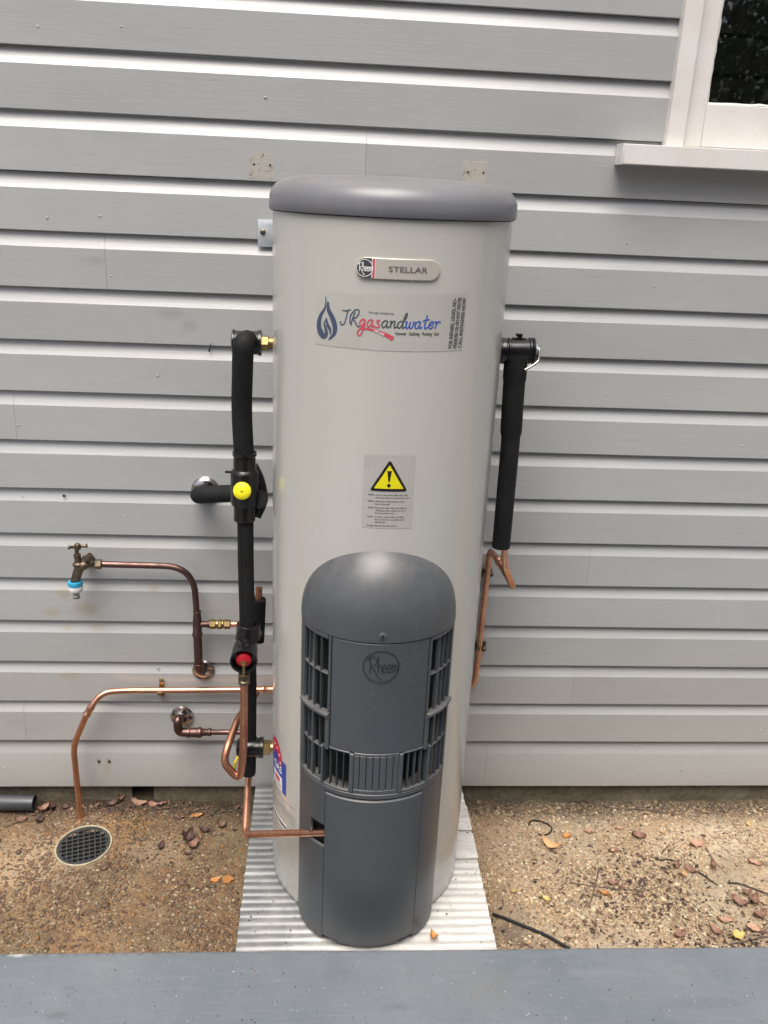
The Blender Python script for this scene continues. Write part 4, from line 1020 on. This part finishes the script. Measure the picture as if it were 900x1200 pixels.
lathe('bonnet', [(.0145, 0), (.0160, .002), (.0160, .008), (.0125, .010), (.0095, .012), (.0095, .030), (.0105, .031), (.0105, .036), (.006, .037), (.006, .056), (0, .056)], P(92, 663, YT), (-.03, 0, 1), M['oldbrass'], tap, 6*4)
hc = P(91, 640.5, YT)
hl, hr = P(79.5, 641.5, YT-.01), P(102.5, 639.5, YT+.01)
ob('handle', *join(tube_data([hl, hl.lerp(hr, .06), hl.lerp(hr, .12), hl.lerp(hr, .5), hl.lerp(hr, .88), hl.lerp(hr, .94), hr], [.0055, .0066, .0042, .0048, .0042, .0066, .0055], 12), lathe_data([(.0, -.008), (.0085, -.008), (.0095, 0), (.0085, .007), (.004, .010), (0, .010)], hc, (0, 0, 1), 14)), M['oldbrass'], tap)
hcn = P(88, 681, YT); axd = Vector((.0, 0, -1))
def knurl(r0, h0, h1, origin, n=24, amp=.0012):
    V, F = [], []
    for k2, (rr, hh) in enumerate([(r0*.6, h0), (r0, h0+.001), (r0, h1-.001), (r0*.6, h1)]):
        for j in range(n*2):
            a = PI*j/n; q = rr+(amp if j % 2 else 0)*(1 if k2 in (1, 2) else 0); V.append(Vector(origin)+Vector((q*math.cos(a), q*math.sin(a), -hh)))
    m2 = n*2
    for i in range(3):
        for j in range(m2): F.append((i*m2+j, (i+1)*m2+j, (i+1)*m2+(j+1) % m2, i*m2+(j+1) % m2))
    return V, F
ob('hose_collar', *knurl(.0195, .0, .014, hcn, 14), M['blue'], tap, auto=60)
lathe('hose_connector', [(.012, .0145), (.0195, .0145), (.0205, .018), (.0205, .026), (.018, .031), (.0115, .033), (0, .033)], hcn, axd, M['whitepl'], tap, 24)
lathe('hose_nozzle', [(.011, .032), (.0095, .036), (.0085, .044), (.0098, .046), (.0098, .050), (.0075, .052), (.0075, .055), (0, .055)], hcn, axd, simple('grey_plastic', (.33, .32, .30), .45), tap, 20)
lathe('rubber_ring', [(.0095, .047), (.0102, .048), (.0102, .0495), (.009, .050)], hcn+Vector((0, 0, -.003)), axd, M['rubber'], tap, 20)

# gas pipe
gp = thing('gas_pipe', 'brown and copper gas pipe from lower wall flange to the burner cowl', 'pipe')
fc = P(213.5, 839, 0); lathe('wall_flange', [(.0360, 0), (.0370, .003), (.033, .009), (.023, .011), (.016, .018), (0, .018)], (fc.x, -.001, fc.z), (0, -1, 0), M['chrome'], gp, 32)
YG = -.055
tube('elbow', fillet([Vector((fc.x, -.01, fc.z)), P(208, 843, YG-.01), P(209, 858, YG), P(222, 858.5, YG)], [.02, .03], 8), .0135, M['brown'], gp, 18)
a_, b_ = P(220, 858.5, YG), P(248, 858, YG); L = (b_-a_).length; ax = b_-a_
lathe('reducer', [(.0125, 0), (.0165, .001), (.0165, .006), (.0135, .008), (.0150, L*.30), (.0150, L*.40), (.0165, L*.45), (.0165, L*.55), (.012, L*.62), (.0105, L*.85), (.0130, L*.88), (.0130, L*.96), (.0095, L)], a_, ax, M['brown'], gp, 18)
lowz = P(288, 976, Y0-.03)
endp = cw(-41, .429, -.012)
el_ = P(287, 977, -.50)
tube('brown_run', fillet([P(246, 858, YG), P(290, 858, YG-.01), P(298, 862, YG-.02), P(298, 880, YG-.03)], .02), .0085, M['brown'], gp, 14)
cp = fillet([P(298, 876, YG-.03), P(293, 905, -.26), P(291, 912, -.30), P(287, 978, -.46), endp+Vector((0, 0, .002))], [.03, .03, .02], 6)
tube('copper_run', cp, .0095, M['copper'], gp, 16)
tube('gas_cock_lever', fillet([P(281, 884, -.15), P(276, 892, -.17), P(274, 902, -.17)], .01, 5), .005, simple('yellow_lever', (.50, .38, .02), .5), gp, 8)

# ------------------------------------------------------------------ right relief valve
rv = thing('relief_valve', 'black covered relief valve with lever and lagged pipe on right of tank', 'valve')
YR = -.33
a_ = P(584, 411, YR); b_ = P(626, 411, YR); L = (b_-a_).length; ax = (b_-a_).normalized()
R1 = .0310
lathe('valve_cover', [(.022, 0), (R1-.002, 0), (R1, .004), (R1, .016), (R1-.003, .018), (R1-.003, .020), (R1, .022), (R1, .026), (R1-.002, .028), (R1-.002, L-.016), (R1+.0005, L-.014), (R1+.0005, L-.010), (R1-.002, L-.008), (R1+.0005, L-.006), (R1, L-.001), (R1-.006, L), (0, L)], a_, ax, M['blackpl'], rv, 36)
ob('clip_knob', *join(box_data(P(609, 396, YR)+Vector((0, 0, .001)), (.010, .010, .014), bev=.001), box_data(P(608.5, 392.5, YR), (.015, .013, .006), bev=.001), box_data(P(608, 396.5, YR), (.032, .016, .003), bev=.001)), M['blackpl'], rv)
lathe('valve_end', [(.018, 0), (.019, .003), (.014, .008), (0, .010)], b_, ax, M['galv'], rv, 20)
tube('lever', fillet([P(628, 408, YR-.01), P(632.5, 409, YR-.015), P(631.5, 423, YR-.025), P(625, 428, YR-.030), P(615, 433.5, YR-.034)], [.004, .008, .012], 5), .0033, M['steel'], rv, 10)
ob('lever_plate', *box_data(P(629.5, 415, YR-.016), (.010, .003, .018), bev=.001), M['steel'], rv)
lg = fillet([P(605, 413, YR), P(604, 430, YR), P(602, 455, YR), P(598, 520, YR), P(587, 641, YR)], .03, 5)
n_ = len(lg); tube('lagging', lg, [.0285 if i < 8 else (.0268 if i < 14 else .0235) for i in range(n_)], M['foam'], rv, 24)

# ------------------------------------------------------------------ floor drain
fd = thing('floor_drain', 'round black floor grate with a cream rim set in concrete', 'drain')
dc = G(98, 990, .030); RD = .0845
tl = Matrix.Rotation(.05, 3, 'X') @ Matrix.Rotation(-.04, 3, 'Y')
V, F = lathe_data([(RD-.0055, -.03), (RD-.0055, -.0006), (RD-.0048, .0008), (RD-.0020, .0008), (RD-.0012, 0), (RD-.0012, -.03)], (0, 0, 0), (0, 0, 1), 56)
ob('rim', [dc+tl@v for v in V], F, M['drainrim'], fd)
V, F = lathe_data([(0, -.010), (RD-.006, -.010), (RD-.006, -.001)], (0, 0, 0), (0, 0, 1), 40)
ob('pit', [dc+tl@v for v in V], F, M['black_void'], fd)
V, F = lathe_data([(RD-.013, -.006), (RD-.013, -.0008), (RD-.0062, -.0008), (RD-.0062, -.006)], (0, 0, 0), (0, 0, 1), 48)
ob('grate_ring', [dc+tl@v for v in V], F, M['grate'], fd)
for k2, ang in enumerate((R(14), R(104))):
    for i in range(-4, 5):
        off = i*.0165; Lh = math.sqrt(max(0, (RD-.012)**2-off**2))
        if Lh < .01: continue
        rot = Matrix.Rotation(ang, 3, 'Z'); V, F = box_data((0, off, -.0035-(.0009 if k2 else 0)), (2*Lh, .0036, .005), bev=.0006)
        ob('grate_bar', [dc+tl@(rot@v) for v in V], F, M['grate'], fd)

# black pvc offcut at the wall
pc = G(38, 956, .005); ax = (P(0, 948, pc.y)-P(37, 947, pc.y)); ax.z = 0; ax = Vector((-1, .03, 0)).normalized()
pr_ = .0255; o_ = Vector((pc.x, pc.y+.03, pr_+.006))
ob('pvc_pipe', *lathe_data([(pr_-.004, .2), (pr_-.004, .0), (pr_, .0), (pr_, .9), (0, .9)], o_, ax, 32), M['pvc']); tag(bpy.data.objects['pvc_pipe'], 'dark grey plastic pipe lying at the foot of the wall, open end towards the drain', 'pipe')

# ------------------------------------------------------------------ pebbles, litter, leaves, twigs
ico_t = (1+5**.5)/2
iv = np.array([(-1, ico_t, 0), (1, ico_t, 0), (-1, -ico_t, 0), (1, -ico_t, 0), (0, -1, ico_t), (0, 1, ico_t), (0, -1, -ico_t), (0, 1, -ico_t), (ico_t, 0, -1), (ico_t, 0, 1), (-ico_t, 0, -1), (-ico_t, 0, 1)], float); iv /= np.linalg.norm(iv[0])
ifc = np.array([(0, 11, 5), (0, 5, 1), (0, 1, 7), (0, 7, 10), (0, 10, 11), (1, 5, 9), (5, 11, 4), (11, 10, 2), (10, 7, 6), (7, 1, 8), (3, 9, 4), (3, 4, 2), (3, 2, 6), (3, 6, 8), (3, 8, 9), (4, 9, 5), (2, 4, 11), (6, 2, 10), (8, 6, 7), (9, 8, 1)])
def mass(name, pts, size, flat, cols, mat, sink=.35, smooth=True):
    n = len(pts); a = rng.uniform(0, 2*PI, n); el = rng.uniform(1, 1.7, n)
    V = np.repeat(iv[None], n, 0)*rng.uniform(.8, 1.2, (n, 12, 1)); V[:, :, 0] *= el[:, None]; V[:, :, 2] *= flat
    c_, s_ = np.cos(a)[:, None], np.sin(a)[:, None]; X = V[:, :, 0]*c_-V[:, :, 1]*s_; Yy = V[:, :, 0]*s_+V[:, :, 1]*c_
    V[:, :, 0], V[:, :, 1] = X, Yy; V *= size[:, None, None]; V += pts[:, None, :]; V[:, :, 2] += (size*flat*(1-sink*2))[:, None]
    Fa = (ifc[None]+(np.arange(n)*12)[:, None, None]).reshape(-1, 3)
    me = bpy.data.meshes.new(name); me.vertices.add(n*12); me.vertices.foreach_set('co', V.reshape(-1)); me.loops.add(len(Fa)*3); me.loops.foreach_set('vertex_index', Fa.reshape(-1).astype(np.int32))
    me.polygons.add(len(Fa)); me.polygons.foreach_set('loop_start', np.arange(0, len(Fa)*3, 3, dtype=np.int32)); me.update(calc_edges=True)
    if smooth: me.shade_smooth()
    at = me.color_attributes.new('pcol', 'FLOAT_COLOR', 'POINT'); cc = np.ones((n, 12, 4)); cc[:, :, :3] = cols[:, None, :]; at.data.foreach_set('color', cc.reshape(-1))
    me.materials.append(mat); o = bpy.data.objects.new(name, me); col.objects.link(o); return stuff(o)
def clearof(x, y):
    return not (SL0-.004 < x < SL1+.004 or y < -.95 or (x-dc.x)**2+(y-dc.y)**2 < (RD+.008)**2)
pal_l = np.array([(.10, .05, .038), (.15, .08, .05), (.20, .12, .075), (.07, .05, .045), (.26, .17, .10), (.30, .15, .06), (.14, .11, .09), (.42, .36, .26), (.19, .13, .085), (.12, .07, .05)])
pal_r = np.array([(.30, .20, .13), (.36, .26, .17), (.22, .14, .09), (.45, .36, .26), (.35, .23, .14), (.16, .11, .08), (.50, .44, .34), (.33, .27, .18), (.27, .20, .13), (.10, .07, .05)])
pts = []; sz = []; cl = []
while len(pts) < 32000:
    x = random.uniform(-1.25, 1.45); y = random.uniform(-.92, .015)
    if not clearof(x, y): continue
    dens = max(.05, .45+1.1*noise.noise(Vector((x*4, y*4, 8)))+.5*noise.noise(Vector((x*13, y*13, 1))))
    if x < 0: dens *= .75+.6*math.exp(-((x+.62)/.16)**2-((y+.42)/.14)**2)
    if random.random() > dens: continue
    s_ = random.choice((.0016, .002, .0024, .003, .0038, .0048))*random.uniform(.8, 1.25)
    if random.random() < .012: s_ *= random.uniform(1.5, 2.4)
    pts.append((x, y, gz(x, y))); sz.append(s_)
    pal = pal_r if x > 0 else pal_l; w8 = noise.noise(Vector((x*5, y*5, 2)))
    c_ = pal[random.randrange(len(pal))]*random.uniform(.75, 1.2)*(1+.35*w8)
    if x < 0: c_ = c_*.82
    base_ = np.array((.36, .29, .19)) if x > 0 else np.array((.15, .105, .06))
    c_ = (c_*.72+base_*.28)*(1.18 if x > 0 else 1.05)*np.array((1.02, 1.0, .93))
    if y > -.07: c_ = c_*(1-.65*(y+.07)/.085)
    cl.append(c_)
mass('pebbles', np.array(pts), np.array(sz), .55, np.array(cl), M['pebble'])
# crumbs of bark, soil and leaf
pts = []; sz = []; cl = []
for _ in range(5200):
    zone = random.random()
    if zone < .30: x = random.uniform(-1.2, 1.4); y = random.gauss(-.02, .02)
    elif zone < .62: x = random.gauss(1.12, .22); y = random.gauss(-.66, .1)
    elif zone < .78: x = random.gauss(.86, .16); y = random.gauss(-.38, .12)
    elif zone < .88: x = random.gauss(.42, .05); y = random.gauss(-.72, .06)
    else: x = random.uniform(-1.2, 1.4); y = random.uniform(-.9, 0)
    if not clearof(x, y) or y > .018: continue
    pts.append((x, y, gz(x, y)+.001)); sz.append(random.uniform(.001, .0036)); cl.append(np.array(random.choice([(.05, .035, .025), (.09, .05, .035), (.14, .08, .05), (.03, .025, .02), (.2, .14, .09)])))
mass('leaf_litter', np.array(pts), np.array(sz), .35, np.array(cl), M['litter'], .1, False)
# torn flakes of leaf and bark
V, F, C3 = [], [], []
for _ in range(1150):
    zone = random.random()
    if zone < .38: x = random.gauss(1.10, .16); y = random.gauss(-.66, .07)
    elif zone < .60: x = random.gauss(.84, .10); y = random.gauss(-.40, .09)
    elif zone < .70: x = random.gauss(.60, .12); y = random.gauss(-.45, .12)
    elif zone < .76: x = random.gauss(.43, .03); y = random.gauss(-.70, .05)
    elif zone < .86: x = random.uniform(-1.1, -.35); y = random.gauss(-.03, .02)
    else: x = random.uniform(-1.2, 1.4); y = random.uniform(-.85, 0)
    if not clearof(x, y) or y > .012: continue
    a = random.uniform(0, 2*PI); L = random.uniform(.003, .011); W = L*random.uniform(.25, .7); tz = random.uniform(-.5, .5); b = len(V); z = gz(x, y)+.004
    k = random.choice((4, 5, 5, 6)); cc = random.choice([(.06, .035, .028), (.11, .06, .045), (.035, .025, .02), (.17, .10, .07), (.24, .16, .10), (.09, .05, .04)])
    for i in range(k):
        an = 2*PI*i/k+random.uniform(-.3, .3); px, py = L*math.cos(an), W*math.sin(an)
        V.append((x+px*math.cos(a)-py*math.sin(a), y+px*math.sin(a)+py*math.cos(a), z+px*tz+random.uniform(0, .0012)+.003*abs(tz)))
        C3.append((*cc, 1))
    F.append(tuple(range(b, b+k)))
fo = stuff(ob('leaf_flakes', V, F, M['litter'], smooth=False)); at = fo.data.color_attributes.new('pcol', 'FLOAT_COLOR', 'POINT'); at.data.foreach_set('color', np.array(C3).reshape(-1))
# grit on the zinc sheet and on the deck
pts = []; sz = []; cl = []
for _ in range(150):
    x = random.uniform(SL0+.01, SL1-.01); y = random.uniform(-.78, -.05)
    if (x)**2+(y+.33)**2 < .275**2 or (abs(x) < .19 and y > -.7): continue
    pts.append((x, y, .0915)); sz.append(random.uniform(.0007, .0022)*(1.6 if random.random() < .06 else 1)); cl.append(np.array((.05, .035, .03)))
mass('sheet_grit', np.array(pts), np.array(sz), .6, np.array(cl), M['litter'], .1, False)
pts = []; sz = []; cl = []
for _ in range(240):
    x = random.uniform(-.9, 1.0); y = random.uniform(-1.05, -.83); pts.append((x, y, .2003)); sz.append(random.uniform(.0006, .0017)); cl.append(np.array(random.choice([(.06, .03, .02), (.55, .53, .5), (.04, .035, .03), (.25, .1, .06)])))
mass('deck_grit', np.array(pts), np.array(sz), .5, np.array(cl), M['litter'], .1, False)

def leaf_mesh(L, W, curl, fold, tip=1.0, n=7, seed=0):
    rr = random.Random(seed); V, F = [], []
    tw = rr.uniform(-.6, .6); bend = rr.uniform(-.25, .25)
    for i in range(n+1):
        t = i/n; w_ = W*math.sin(PI*min(1, t**.8*.97+.02))**.85*(1+.12*rr.uniform(-1, 1)); 
        if i in (0, n): w_ = W*.04
        x = (t-.5)*L; zc = curl*((t-.5)**2*4-.2)*L*.25
        for s, kf in ((-1, 1), (-.5, .4), (0, 0), (.5, .4), (1, 1)):
            V.append((x+.03*L*rr.uniform(-1, 1)*abs(s), s*w_/2*(1+.15*rr.uniform(-1, 1))+bend*L*((t-.5)**2*2-.2), zc+fold*W*kf*.5+tw*(t-.5)*s*W*.6+.05*L*rr.uniform(-1, 1)*abs(s)))
    for i in range(n):
        for j in range(4): q = i*5+j; F.append((q, q+5, q+6, q+1))
    # stalk
    b = len(V); V += [(-.5*L, -.0006, V[2][2]), (-.5*L, .0006, V[2][2]), (-.72*L, 0, V[2][2]-.002)]; F.append((b, b+1, b+2))
    return V, F
def leaf(u, v, L, W, ang, mat, label, curl=.5, fold=.3, lift=.0, tilt=(0, 0), zz=None, grp='fallen leaves on the concrete'):
    p_ = G(u, v, .004 if zz is None else zz); z = (gz(p_.x, p_.y) if zz is None else zz)+.004+lift
    V, F = leaf_mesh(L, W, curl, fold, seed=int(u*7+v))
    o = ob('dead_leaf', V, F, M[mat], auto=False); o.scale = (1.0, 1.0, 1.5); o.location = (p_.x, p_.y, z); o.rotation_euler = (R(tilt[0]), R(tilt[1]), R(ang))
    tag(o, label, 'leaf', grp); return o
LV = [
 (507, 1099, .040, .020, 95, 'leaf_orange', 'curled orange-brown leaf on the zinc sheet at the right foot of the cowl', .6, .5, .0, (15, 10), .092),
 (165, 943, .060, .026, -5, 'leaf_pink', 'pale pinkish leaf lying under the dark gap in the plinth', .5, .3),
 (185, 944, .065, .018, 5, 'leaf_brown', 'long flat brown leaf just right of the dark plinth gap', .3, .2),
 (131, 945, .045, .022, 20, 'leaf_dark', 'dark curled leaf against the plinth between the drain pipe and the plinth gap', .9, .5),
 (141, 938, .035, .020, 60, 'leaf_brown', 'small upright brown leaf against the plinth beside the dark gap', .9, .6, .008, (40, 0)),
 (52, 951, .050, .026, 50, 'leaf_brown', 'brown leaf standing beside the open end of the black pipe', .7, .5, .006),
 (60, 948, .036, .026, 110, 'leaf_dark', 'dark leaf overlapping the brown one beside the open black pipe end', .7, .5, .004),
 (47, 963, .034, .022, 70, 'leaf_dark', 'round dark leaf below the open end of the black pipe', .6, .5),
 (77, 948, .026, .016, 30, 'leaf_dark', 'small dark leaf between the black pipe and the copper pipe foot', .6, .5),
 (25, 962, .042, .024, 10, 'leaf_brown', 'faded brown leaf in front of the black pipe', .3, .2),
 (219, 984, .055, .030, 70, 'leaf_dark', 'largest dark leaf, folded, between the drain and the tank', .8, .7, .006, (20, 0)),
 (227, 992, .046, .028, 60, 'leaf_brown', 'brown leaf tucked against the folded dark one between drain and tank', .7, .6, .003),
 (221, 1001, .026, .014, 20, 'leaf_dark', 'small black leaf scrap just below the folded dark leaf pair', .5, .4),
 (240, 973, .036, .024, -20, 'leaf_dark', 'dark pointed leaf right of and above the folded leaf pair', .6, .4),
 (260, 968, .032, .024, 10, 'leaf_brown', 'rounded reddish brown leaf nearest the foot of the gas pipe', .6, .4, .003),
 (189, 994, .038, .018, 80, 'leaf_dark', 'narrow dark leaf between the drain and the folded leaf pair', .6, .6),
 (232, 956, .044, .016, 12, 'leaf_orange', 'thin orange-brown leaf below the plinth, above the dark pointed leaf', .3, .2),
 (210, 960, .040, .014, -8, 'leaf_dark', 'thin dark leaf left of the thin orange-brown one below the plinth', .4, .3),
 (252, 1031, .030, .022, 20, 'leaf_orange', 'left and smaller of the two flat orange leaves beside the zinc sheet', .1, .1),
 (267, 1030, .038, .032, 0, 'leaf_orange', 'right and larger of the two flat orange leaves beside the zinc sheet', .1, .1),
 (646, 992, .070, .024, -38, 'leaf_tan', 'long tan curled leaf below the curved black cable scrap', .7, .5, .006, (10, 0)),
 (691, 973, .034, .024, -15, 'leaf_pink', 'oval pink-brown leaf at the right of the curved black cable scrap', .2, .2),
 (665, 977, .028, .020, 10, 'leaf_orange', 'faint orange leaf right beside the curved black cable scrap', .2, .2),
 (726, 970, .034, .014, 8, 'leaf_pink', 'thin pinkish leaf under the long grey twig by the wall', .3, .3),
 (748, 981, .046, .030, -15, 'leaf_brown', 'brown leaf with a dark folded tip, left of the large pinkish round leaf', .5, .5),
 (720, 996, .036, .022, -10, 'leaf_brown', 'dull brown leaf between the tan leaf and the small orange upright leaf', .3, .2),
 (816, 990, .052, .036, 5, 'leaf_pink', 'large rounded pinkish leaf at the right of the ground', .3, .2),
 (884, 1013, .042, .020, -30, 'leaf_pink', 'pinkish leaf near the right picture edge, above the leaf heap', .4, .4),
 (833, 1016, .034, .018, 80, 'leaf_brown', 'upright split brown leaf below the large rounded pinkish leaf', .6, .8, .004, (30, 0)),
 (708, 1046, .030, .018, -30, 'leaf_orange', 'bright orange and yellow leaf caught under the crossed twigs', .4, .3),
 (718, 1034, .032, .022, 5, 'leaf_brown', 'brown leaf just above the long twig of the crossed pair', .3, .3),
 (792, 1015, .034, .022, 60, 'leaf_brown', 'brown leaf in the dark clump left of the small cream leaf', .5, .4),
 (801, 1025, .026, .014, 80, 'leaf_tan', 'small cream upright leaf in the dark clump at right', .4, .5),
 (809, 1020, .044, .020, -50, 'leaf_brown', 'long brown leaf right of the small cream upright leaf', .4, .4),
 (874, 1050, .040, .020, 8, 'leaf_brown', 'curled brown leaf like a ring on top of the leaf heap', 1.2, .2, .010),
 (866, 1060, .052, .026, -40, 'leaf_brown', 'brown leaf below the curled ring leaf, pointing down right', .5, .5, .004),
 (884, 1058, .050, .028, 60, 'leaf_brown', 'brown leaf below the curled ring leaf, pointing up right', .5, .4, .006),
 (850, 1078, .050, .024, -10, 'leaf_pink', 'dusty pinkish leaf left in the leaf heap by the deck', .4, .3),
 (890, 1074, .046, .028, 10, 'leaf_brown', 'dark reddish leaf at the right of the leaf heap', .5, .4, .004),
 (881, 1090, .042, .024, -18, 'leaf_pink', 'clean salmon coloured leaf at the bottom of the leaf heap', .2, .2, .008),
 (865, 1098, .044, .028, 10, 'leaf_yellow', 'yellow spotted leaf at the bottom of the leaf heap by the deck', .3, .3, .006),
 (797, 1095, .042, .022, 20, 'leaf_brown', 'brown leaf at the deck edge, leftmost of the leaf heap', .4, .3),
 (838, 1092, .046, .022, -60, 'leaf_brown', 'brown leaf left of the yellow spotted leaf at the deck', .5, .4, .004),
 (640, 1053, .030, .016, -50, 'leaf_yellow', 'pale yellow leaf scrap right of the zinc sheet', .2, .3),
 (602, 1044, .020, .014, 0, 'leaf_yellow', 'tiny yellow leaf scrap close to the edge of the zinc sheet', .2, .3),
 (776, 975, .024, .010, -50, 'leaf_tan', 'thin straw coloured leaf upper left of the large pinkish leaf', .2, .3),
 (877, 967, .024, .014, 70, 'leaf_tan', 'small tan leaf on the bare pale concrete at far right', .5, .4),
]
for a in LV: leaf(*a)
def twig(pts, r0, r1, mat, label, name='twig', cat='twig', grp='twigs on the concrete', side=()):
    ps = []
    for (u, v) in pts:
        p_ = G(u, v, .006); ps.append(Vector((p_.x, p_.y, gz(p_.x, p_.y)+.004+r0*.6)))
    path = fillet(ps, .03, 4); n = len(path)
    for i in range(n): path[i] += Vector((random.uniform(-1, 1)*.0008, random.uniform(-1, 1)*.0008, random.uniform(0, 1)*.0008))
    data = [tube_data(path, [r0+(r1-r0)*i/(n-1) for i in range(n)], 7)]
    for (a, b) in side:
        pa, pb = G(*a, .006), G(*b, .006); data.append(tube_data([Vector((pa.x, pa.y, gz(pa.x, pa.y)+.006)), Vector((pb.x, pb.y, gz(pb.x, pb.y)+.006))], [r1*1.1, r1*.6], 6))
    o = ob(name, *join(*data), M[mat]); tag(o, label, cat, grp); return o
twig([(682, 936), (700, 941), (722, 948), (745, 948), (790, 953), (820, 956)], .0016, .0009, 'twig', 'long thin grey twig lying near the wall on the right', side=[((790, 950), (825, 951)), ((800, 956), (832, 968))])
twig([(702, 1015), (699, 1032), (692, 1057)], .0022, .0017, 'twig', 'short straight twig crossing the long one', side=[])
twig([(668, 1033), (700, 1038), (730, 1042), (760, 1044), (778, 1038)], .0014, .001, 'twig', 'long thin twig lying under the short one', side=[((725, 1043), (738, 1058))])
twig([(762, 1003), (775, 1007), (786, 1006), (798, 1014)], .0026, .0015, 'twigdark', 'dark crooked twig in the dark clump of leaves', side=[((775, 1000), (783, 990))])
twig([(826, 992), (832, 1003), (843, 1016), (852, 1026)], .0013, .0008, 'twig', 'thin twig hanging down right from the large pinkish leaf', side=[((835, 1000), (858, 1011))])
twig([(852, 1036), (864, 1036), (880, 1042), (904, 1050)], .0024, .0018, 'twigdark', 'dark twig above the leaf heap, running out at the right edge')
twig([(818, 1022), (828, 1030), (840, 1039)], .0026, .0016, 'twigdark', 'short dark twig between the two leaf clumps')
twig([(855, 1106), (875, 1102), (903, 1098)], .002, .0014, 'twig', 'pale twig at the very bottom of the leaf heap')
twig([(6, 968), (22, 963), (45, 962)], .0014, .001, 'twig', 'thin twig in front of the black pipe at left')
twig([(247, 956), (256, 948), (262, 944)], .0014, .0008, 'twigdark', 'fine dark twig near the gas pipe at the wall')
twig([(577, 1072), (590, 1077), (615, 1086), (640, 1097), (668, 1113)], .0048, .0048, 'rubber', 'black cable coming out from beside the zinc sheet towards the deck', 'cable', 'cable', None)
twig([(620, 966), (621, 961), (630, 960), (642, 963), (648, 969), (645, 974), (637, 977), (631, 976)], .0026, .0022, 'rubber', 'short curved scrap of black cable on the concrete', 'cable_scrap', 'cable', None)

# ------------------------------------------------------------------ the yard behind the photographer (seen only in reflections)
nh = thing('neighbour_house', 'dark weatherboard house wall across the yard behind the photographer', 'house')
HX0, HX1, HY = -1.3, 1.9, -4.1  # house unseen but for reflections; placed and sized to block low front sky
z = .2; i = 0
while z < 3.05:
    box('house_board', (HX0, HY-.03, z), (HX1, HY+.01*(i % 2)*0, z+.145), M['house'], nh, .004); z += .15; i += 1
ob('house_roof', *box_data(((HX0+HX1)/2, HY-1.3, 3.6), (HX1-HX0+.8, 3.0, .12), Matrix.Rotation(R(20), 3, 'X')), M['roofm'], nh)
tree = thing('garden_tree', 'leafy garden tree across the yard behind the photographer', 'tree')
tb = Vector((5.6, -8.4, 0)); ob('trunk', *join(tube_data([tb, tb+Vector((.1, 0, 1.2)), tb+Vector((-.1, .1, 2.4)), tb+Vector((.1, 0, 4))], [.2, .16, .13, .06], 12), tube_data([tb+Vector((0, 0, 1.9)), tb+Vector((-.8, .4, 3.3))], [.09, .04], 8), tube_data([tb+Vector((0, 0, 2.1)), tb+Vector((.8, -.2, 3.5))], [.09, .04], 8)), M['bark'], tree)
n = 34000; cc = []
clump = [tb+Vector((random.gauss(0, 1.25), random.gauss(0, .8), random.uniform(1.5, 6.2))) for _ in range(60)]
V = []; F = []
for i in range(n):
    c_ = random.choice(clump)+Vector((random.gauss(0, .34), random.gauss(0, .3), random.gauss(0, .3)))
    u_ = Vector((random.gauss(0, 1), random.gauss(0, 1), random.gauss(0, 1))).normalized(); v_ = u_.orthogonal().normalized(); s_ = random.uniform(.035, .07)
    b = len(V); V += [c_-u_*s_, c_+v_*s_*.45, c_+u_*s_, c_-v_*s_*.45]; F.append((b, b+1, b+2, b+3))
stuff(ob('crown', V, F, M['foliage'], tree, smooth=False))
